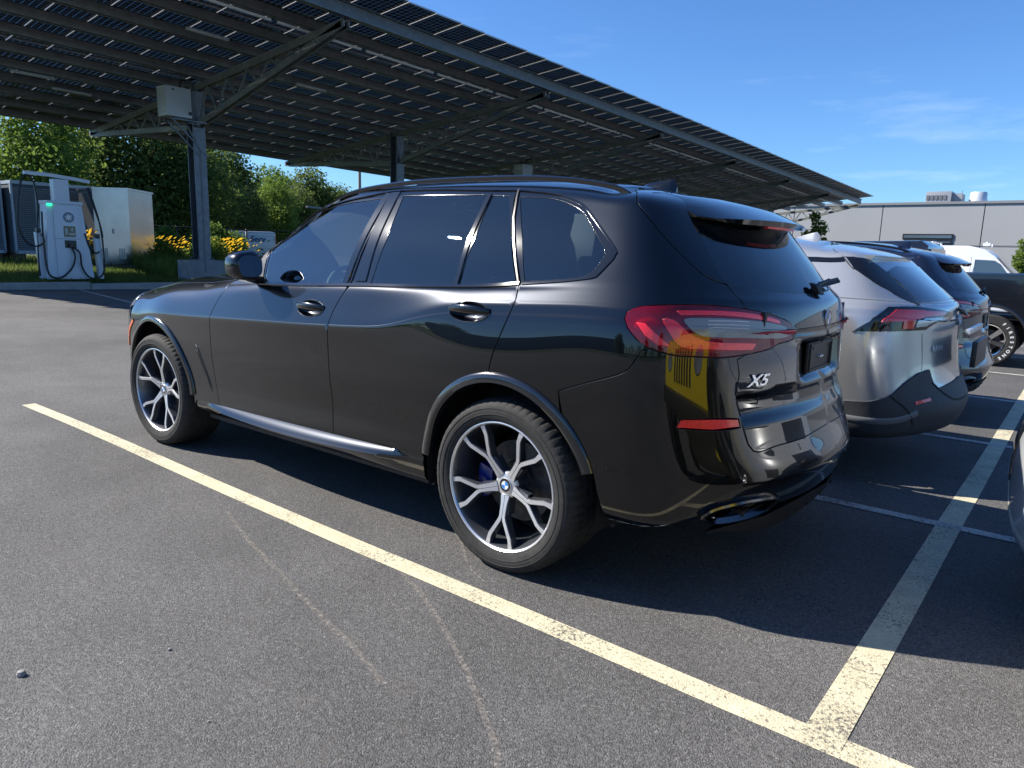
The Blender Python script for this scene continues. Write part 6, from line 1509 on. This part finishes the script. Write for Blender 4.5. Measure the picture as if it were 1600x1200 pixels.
for pts,m_,w_ in (([(9.2,2.25),(7.6,2.35),(6.2,2.3),(5.0,2.25),(4.0,2.35),(3.2,2.7)],mat('cladding_light',(.16,.165,.17),rough=.5),.022),([(4.6,3.62),(3.9,3.1),(3.5,2.5),(3.3,1.9)],M_rubber,.006),([(2.2,4.1),(1.4,3.3),(0.9,3.1),(0,3.05)],M_rubber,.008)):
    u=np.array(smooth_path([(a,b_,0) for a,b_ in pts],step=.25))[:,:2];P_1,N_1=shR.ev(u[:,0],u[:,1]);ribbon('bumper_line',P_1+N_1*.010,rv,m_,[(-w_,0),(-w_*.6,.006),(w_*.6,.006),(w_,0)],raw=N_1)
# spoiler, wiper, aerial, rail
def prof(sh,u,v):
    P,N=sh.ev(np.array([float(u)]),np.array([float(v)]));return np.array(P[0]),np.array(N[0])
V=[];cols=[]
for y in np.linspace(-.60,.60,13):
    f=abs(y)/.60;a,_=prof(shR,0+3.4*f,14.9-.3*f);xe=-.66+.10*f*f+.035
    cols.append([(a[0]+.10,y,a[2]+.012),(a[0]-.02,y,a[2]+.012),(xe+.02,y,a[2]-.035-.012*f),(xe,y,a[2]-.048-.012*f),(xe+.02,y,a[2]-.065),(a[0]+.02,y,a[2]-.09)])
VV=[p for c_ in cols for p in c_];n=len(cols)
MB().add(VV,[(i*6+j,(i+1)*6+j,(i+1)*6+j+1,i*6+j+1) for i in range(n-1) for j in range(5)]+[tuple(range(6)),tuple((n-1)*6+j for j in range(6))],0,True).build('roof_spoiler',M_silver,rv,angle=35)
b=MB();b.obox((-1.00,0,1.065),(.012,.0,.02),(0,.03,0),(.02,0,.006));b.tube([(-.995,0,1.07),(-.975,-.12,1.08),(-.93,-.36,1.10)],[.013,.012,.006],8);b.build('rear_wiper',M_satin,rv,bevel=.003)
V=[];n=8
for i in range(n+1):
    t=i/n;x=.13-.19*t;h=.06*t**.7*(1 if t<.9 else .5);V+=[(x,-.03,1.505),(x,-.012,1.51+h*.7),(x,0,1.515+h),(x,.012,1.51+h*.7),(x,.03,1.505)]
MB().add(V,[(i*5+j,(i+1)*5+j,(i+1)*5+j+1,i*5+j+1) for i in range(n) for j in range(4)]+[(0,1,2,3,4),tuple(n*5+j for j in range(5))],0,True).build('roof_aerial',M_silver,rv)
b=MB();b.box((-1.13,-.27,.74),(-1.10,.27,.90));b.build('plate_holder',M_satin,rv,bevel=.004)
b=MB();b.obox((-1.075,0,.962),(.012,0,0),(0,.33,0),(0,0,.016));b.build('gate_bar',M_mach,rv,bevel=.004)
b=MB();V=[]
Pq,Nq=prof(shR,2.05,5.3);Pq=Vector(Pq);Nq=Vector(Nq);rt=Vector((0,0,1)).cross(Nq).normalized();rt=-rt if rt.y>0 else rt
def badge(name,txt,u,v,size,m,**k):
    Pq,Nq=prof(shR,u,v);Pq=Vector(Pq);Nq=Vector(Nq);rt=Vector((0,0,1)).cross(Nq).normalized();rt=-rt if rt.y>0 else rt
    me=fontmesh(txt,size,.002,**k);o=link(name,me,rv,m);uu=Vector((0,0,1));uu=(uu-rt*uu.dot(rt)-Nq*uu.dot(Nq)).normalized();M_=Matrix((rt,uu,Nq)).transposed().to_4x4();M_.translation=Pq+Nq*.004;o.matrix_basis=M_
badge('model_badge','RAV4',1.75,5.15,.045,M_mach,sx=1.3,bold=.001)
Pq,_n=prof(shR,0,7.4);Pq=Vector(Pq)
b=MB()
for (ra_,rb_2,oz) in ((.060,.040,0),(.022,.040,0),(.042,.014,.020)):
    b.tube([(Pq.x-.008,ra_*math.cos(t),Pq.z+oz+rb_2*math.sin(t)) for t in np.linspace(0,2*PI,24,endpoint=False)],.005,6,closed=True)
b.build('rear_badge',M_mach,rv)
panel('bumper_reflector',dd([(3.3,3.35),(2.5,3.5),(2.5,3.3),(3.3,3.15)],.2),rv,M_redin,off=.016,mirror=1,**kR)
# --- third SUV : same make as the nearest one, built as its copy
def copy_tree(o,parent=None,skip=()):
    c=o.copy();COL.objects.link(c);c.parent=parent
    for ch in list(o.children):
        if ch.name.split('.')[0] not in skip:copy_tree(ch,c,skip)
    return c
t3=copy_tree(car,None,skip=('model_badge',));t3.location=(-.17,-4.82,gz(-4.8));t3.scale=(.97,.95,.95)
t3['label']='dark blue black SUV parked beyond the silver crossover, its tail lamp just showing'
M_paint3=mat('deep_blue_paint',(.012,.018,.040),rough=.28,metal=.35,coat=1,coatr=.015)
def repaint(o):
    if o.type=='MESH' and o.data.materials and o.data.materials[0]==M_paint:
        o.material_slots[0].link='OBJECT';o.material_slots[0].material=M_paint3
    for ch in o.children:repaint(ch)
repaint(t3)
# --- pale grey car cut by the right edge, nose towards us
def warpG(P):
    P=np.asarray(P);z=P[:,2];k=np.clip((z-1.16)/.45,0,1)
    return np.stack([P[:,0],P[:,1]*.90,z*.88-.02-k*.12],1)
M_pale=mat('pale_grey_paint',(.62,.64,.65),rough=.32,metal=.35,coat=1,coatr=.03)
gc,shG=base_car('parked_car',warpG,(-5.52,-.50,0),0,'pale grey car whose front bumper corner is cut by the right picture edge','car',M_pale,M_clad,wheelspec=(.335,.215,.21),ox=0,ys=.90)
kG=dict(uv=True,sheet=shG,gu=.04,gv=.03,step=.1,mirror=1)
panel('headlamp',dd([(25.2,9.0),(25.2,8.2),(26.2,7.9),(27.6,8.0),(28.0,8.8),(26.4,9.2)],.15),gc,M_priv2,off=.004,**kG)
panel('bumper_vent',dd([(26.2,4.6),(26.3,2.6),(27.2,2.4),(27.3,4.4)],.15),gc,M_clad,off=.004,**kG)
panel('grille',dd([(28.9,8.0),(28.9,3.6),(30,3.6),(30,8.0)],.2),gc,M_gloss,off=.005,uv=True,sheet=shG,weld=True,gu=.04,gv=.03,step=.1)
# --- black pickup further along the row
def rounded(b,name,m,p,bev=.04):return b.build(name,m,p,bevel=bev)
pk=empty('pickup_truck',(0,-10.75,gz(-10.5)));tag(pk,'black pickup truck with chrome wheels, its long bed running out of the right edge','pickup')
M_pk=mat('pickup_black_paint',(.010,.012,.017),rough=.25,coat=1,metal=.2)
def side_prism(b,poly,y0,y1,mi=0):
    b.prism(poly,y0,y1,'xz',mi);return b
wx=-.70
archp=[(wx+.50*math.cos(t),.42+.50*math.sin(t)) for t in np.linspace(0,PI,18)]
bedp=[(.98,.60),(.98,1.38),(-1.95,1.40),(-1.98,1.36),(-1.98,.62),(-1.25,.55)]
side=[(.20,.55)]+archp[:]  +[(-1.95,.58),(-1.98,1.36),(-1.95,1.41),(.20,1.39)]
for sy in(1,-1):
    b=MB();side_prism(b,side,sy*.93,sy*1.0);rounded(b,'bed_side',M_pk,pk,.02)
    b=MB();pts=[(wx+.51*math.cos(t),1.0*sy,.42+.51*math.sin(t)) for t in np.linspace(-.15,PI+.15,26)];b.tube(pts,.03,8);b.build('arch_flare',M_pk,pk)
b=MB();b.box((-1.9,-.93,.72),(.20,.93,.80));b.box((-1.98,-.93,.62),(-1.92,.93,1.38));b.build('load_bed',M_pk,pk,bevel=.01)
b=MB();b.box((-2.08,-.95,.45),(-1.98,.95,.66));b.build('rear_bumper',M_mach,pk,bevel=.03)
cabp=[(1.02,.45),(3.25,.45),(3.25,1.25),(2.95,1.30),(2.35,1.80),(2.15,1.86),(1.15,1.88),(1.04,1.80),(1.0,1.38)]
cabp=[(x-.78,z) for x,z in cabp]
b=MB();b.prism(cabp,-.96,.96,'xz');V=b.v
b.v=[(x,y*(1-.20*max(0,(z-1.25)/.6)),z) for x,y,z in b.v];b.build('cab',M_pk,pk,bevel=.05)
for sy in(1,-1):
    for wp in ([(1.16,1.36),(1.95,1.36),(1.95,1.74),(1.20,1.76)],[(2.05,1.36),(2.85,1.33),(2.38,1.70),(2.05,1.74)]):
        b=MB();v=[(x,sy*(.963*(1-.20*max(0,(z-1.25)/.6))+.006),z) for x,z in [(x-.78,z) for x,z in wp]];b.add(v,[(0,1,2,3)]);b.build('side_window',M_priv2,pk)
b=MB();b.add([(1.0,-.78,1.42),(1.0,.78,1.42),(1.03,.70,1.76),(1.03,-.70,1.76)],[(0,1,2,3)]);b.v=[(x-.80,y,z) for x,y,z in b.v];b.build('rear_window',M_priv2,pk)
hoodp=[(3.25,.50),(4.45,.50),(4.5,.95),(4.42,1.20),(3.25,1.27)]
hoodp=[(x-.78,z) for x,z in hoodp]
b=MB();b.prism(hoodp,-.95,.95,'xz');b.build('bonnet',M_pk,pk,bevel=.05)
b=MB();b.box((.35,-.9,.35),(3.5,.9,.5));b.box((-1.9,-.4,.40),(.4,.4,.6));b.build('chassis',M_dark,pk)
M_chr=mat('bright_chrome',(.75,.75,.76),rough=.10,metal=1)
for x in (wx,2.80):
    for sy in (1,-1):
        w=simple_wheel(pk,x,.98*sy,.40,sy,.40,.245,.27,M_chr,6)
        if x==wx and sy==1:
            txt='FIRESTONE'
            for i,chh in enumerate(txt):
                a=R_(52-13*i);r=.322;me=fontmesh(chh,.062,.001,bold=.002);o=link('tyre_letter',me,w,M_white)
                # on the outer side wall (+y); picture left is +x, so letters mirror to read outwards
                rad=Vector((-math.cos(a),0,math.sin(a)));tn=Vector((math.sin(a)*-1,0,-math.cos(a)));nrm=Vector((0,1,0));tn=rad.cross(nrm)*1.0;tn=nrm.cross(rad)*-1
                M_=Matrix((tn,rad,tn.cross(rad))).transposed().to_4x4();M_.translation=rad*r+Vector((0,.0145,0));o.matrix_basis=M_
# --- white high-roof van behind it
def van(name,loc,rz,label,L_=5.9,H_=2.6,W_=2.0,txt=None,detail=True,box=False):
    e=empty(name,loc,rz);tag(e,label,'van')
    m=mat('van_white',(.72,.73,.74),rough=.32,coat=.5)
    p=[(0,.35),(L_-.1,.35),(L_,.55),(L_-.03,.98),(L_-.28,1.12),(L_-.95,1.32),(L_-1.62,H_-.32),(L_-1.95,H_-.10),(L_-2.4,H_),(.12,H_),(.0,H_-.1)]
    b=MB();b.prism(p,-W_/2,W_/2,'xz');b.v=[(x,y*(1-.10*max(0,(z-1.2)/(H_-1.2))),z) for x,y,z in b.v];b.build('body',m,e,bevel=.05)
    for sy in(1,-1):
        yy=lambda z:sy*(W_/2*(1-.10*max(0,(z-1.2)/(H_-1.2)))+.004)
        b=MB();w_=[(L_-2.15,1.32),(L_-1.05,1.30),(L_-1.45,1.82),(L_-1.62,1.93),(L_-2.15,1.95)];b.add([(x,yy(z),z) for x,z in w_],[tuple(range(5))]);b.build('side_window',M_cabw,e)
        b=MB()
        for x in(L_-2.25,L_-.98,L_-3.5):b.box((x,yy(1)-.002,.5),(x+.015,yy(1)+.002,H_-.35 if x<L_-1 else 1.3))
        b.box((.1,yy(1.2)-.002,1.22),(L_-2.25,yy(1.2)+.003,1.24))
        b.box((.1,yy(2.1)-.006,H_-.42),(L_-2.3,yy(2.1)+.003,H_-.40))
        b.build('panel_line',M_gline,e)
        for x in(1.0,L_-1.0):simple_wheel(e,x,sy*(W_/2-.02),.34,sy,.34,.21,.22)
    b=MB();b.add([(L_-.93,-.86,1.36),(L_-.93,.86,1.36),(L_-1.60,.80,H_-.33),(L_-1.60,-.80,H_-.33)],[(0,1,2,3)]);b.v=[(x+.03,y,z+.02) for x,y,z in b.v];b.build('windscreen',M_cabw,e)
    b=MB();b.box((-.02,-.8,1.35),(-.005,-.08,2.0));b.box((-.02,.08,1.35),(-.005,.8,2.0));b.build('rear_window',M_priv2,e)
    for sy in(1,-1):
        b=MB();b.box((-.03,sy*.86,.9),(0,sy*.97,1.5));b.build('tail_lamp',M_redb,e)
    if txt:
        for t,z,s in txt:
            me=fontmesh(t,s,.004,bold=.012,shear=.15);o=link('side_lettering',me,e,mat('sign_blue',(.03,.12,.30),rough=.4));M_=Matrix((Vector((-1,0,0)),Vector((0,0,1)),Vector((0,1,0)))).transposed().to_4x4();M_.translation=(1.15,W_/2+.006,z);o.matrix_basis=M_
    return e
M_cabw=mat('cab_glass',(.05,.075,.09),rough=.05,spec=.9,coat=1);M_gline=mat('van_seam',(.30,.31,.32),rough=.5)
v1=van('white_van',(5.0,-25.0,gz(-25)),PI,'white high roof work van with roof rack parked behind the black pickup',L_=6.0,H_=2.38)
b=MB()
for x in(1.1,2.6,4.1,1.9):
    b.tube([(x,-.85,2.36),(x,-.85,2.50)],.03,6);b.tube([(x,.85,2.36),(x,.85,2.50)],.03,6);b.tube([(x,-.85,2.48),(x,.85,2.48)],.02,6)
    b.obox((x,-.85,2.42),(.10,0,0),(0,.04,0),(0,0,.05))
b.build('roof_rack',M_white,v1)
v2=van('delivery_van',(43.5,-26.85,.50),R_(56),'white van with blue Serv lettering seen past the dark car windscreen',L_=5.0,H_=1.80,txt=[('Serv',1.28,.56)])
v3=van('parked_van',(52,-24.8,.45),R_(56),'white van partly hidden between the metal cabinet and the column',L_=5.0,H_=2.1)
# ============================================================= the far side of the lot, seen mostly as reflections
for i,(x,y,rz,m_,lb) in enumerate([(9,26,PI/2,M_silver,'silver car parked behind the photographer'),(-3.5,27,PI/2,M_pale,'grey car parked behind the photographer')]):
    pass
for k,(key,x,y,s,sq,lb) in enumerate([('oak',-46,44,1.25,.8,'dark oak left of the hedge behind the camera'),('maple',9,33,.62,1,'lone round tree on the lawn behind the camera'),('oak2',-22,60,1.3,.7,'far broad tree behind the camera'),('ash',52,58,1.2,.8,'far pale tree behind the camera'),('maple',-60,8,1.2,.8,'bright tree on the lot edge behind the camera'),('oak',-64,-22,1.2,.8,'dark tree on the lot edge behind the camera')]):
    tree(key,x,y,0,s,k*1.3,'broadleaf_tree',lb,'tree',sq=sq)
hl=[(-66+3.0*k,52+3*math.sin(k*.9),1.3+.7*math.sin(k*1.7),2.4+.5*math.sin(k*2.3)) for k in range(44)]
hm=crown_mesh('hedge_leaves',26000,hl,.22,9);tag(link('hedge',hm,None,MATS['vine_leaves'] if 'vine_leaves' in MATS else KIND['vine'][0].materials[0]),'long unbroken leafy hedge beyond the lawn behind the camera','hedge')
b=MB();b.box((14,46,-.2),(46,70,5.2));wb_=b.build('office_block',M_wall);tag(wb_,'low grey building beyond the lawn behind the camera','building')
b=MB();b.add([(-90,24,.02),(90,24,.02),(90,80,.3),(-90,80,.3)],[(0,1,2,3)]);tag(b.build('lawn',MATS['turf'],recalc=False),kind='structure')
# --- yellow off-roader in the opposite bay, mirrored in the tail of the black SUV
M_yel=mat('yellow_paint',(.75,.58,.02),rough=.3,coat=1)
jp=empty('yellow_off_roader',(-2.75,1.42,0));tag(jp,'yellow boxy off-roader with slotted grille, mirrored in the black SUV','off-roader')
b=MB();b.prism([(0,.62),(0,1.12),(-.1,1.18),(-1.2,1.24),(-1.25,1.25),(-1.6,1.78),(-3.8,1.80),(-3.95,1.2),(-3.95,.55),(-.6,.5)],-.72,.72,'xz');b.build('body',M_yel,jp,bevel=.03)
b=MB();b.box((.0,-.74,.60),(.07,.74,1.12));b.build('grille_panel',M_yel,jp,bevel=.03)
for k in range(7):
    b=MB();y=-.27+.09*k;b.box((.06,y-.025,.70),(.078,y+.025,1.04));b.build('grille_slot',M_rubber,jp)
for sy in(1,-1):
    b=MB();b.lathe([(0,.075),(.10,.085),(.115,.07),(.12,0)],(0,sy*.50,.90),'x',24);b.build('headlamp',M_clear,jp)
    b=MB();b.box((-1.2,sy*.72,.95),(-.02,sy*.98,1.02));b.box((-3.8,sy*.72,.9),(-2.7,sy*.96,.97));b.build('mudguard',M_satin,jp,bevel=.02)
    for x in(-.6,-3.2):simple_wheel(jp,x,sy*.95,.40,sy,.40,.22,.26)
    b=MB();b.box((-3.6,sy*.722,1.28),(-2.6,sy*.728,1.68));b.box((-2.5,sy*.722,1.28),(-1.6,sy*.728,1.68));b.build('side_window',M_priv2,jp)
b=MB();b.box((.05,-.80,.45),(.22,.80,.62));b.build('front_bumper',M_satin,jp,bevel=.03)
b=MB();b.add([(-1.27,-.64,1.30),(-1.27,.64,1.30),(-1.58,.62,1.74),(-1.58,-.62,1.74)],[(0,1,2,3)]);b.v=[(x+.02,y,z+.01) for x,y,z in b.v];b.build('windscreen',M_priv2,jp)
# ============================================================= pebbles
b=MB()
for (x,y,s) in ((.63,2.56,.014),(.43,2.19,.006),(-.02,2.3,.004)):
    o=MB();o.lathe([(0,s),(s*.7,s*.7),(s,0),(s*.8,-s*.5)],(0,0,0),'z',7);q=o.build('pebble',mat('stone',(.30,.28,.25),rough=.8));q.location=(x,y,s*.4);tag(q,'small grey pebble lying on the open asphalt' if s>.01 else ('tiny dark grit stone on the asphalt, %s the larger pebble'%('just right of' if y<2.25 else 'well right of')),'pebble')
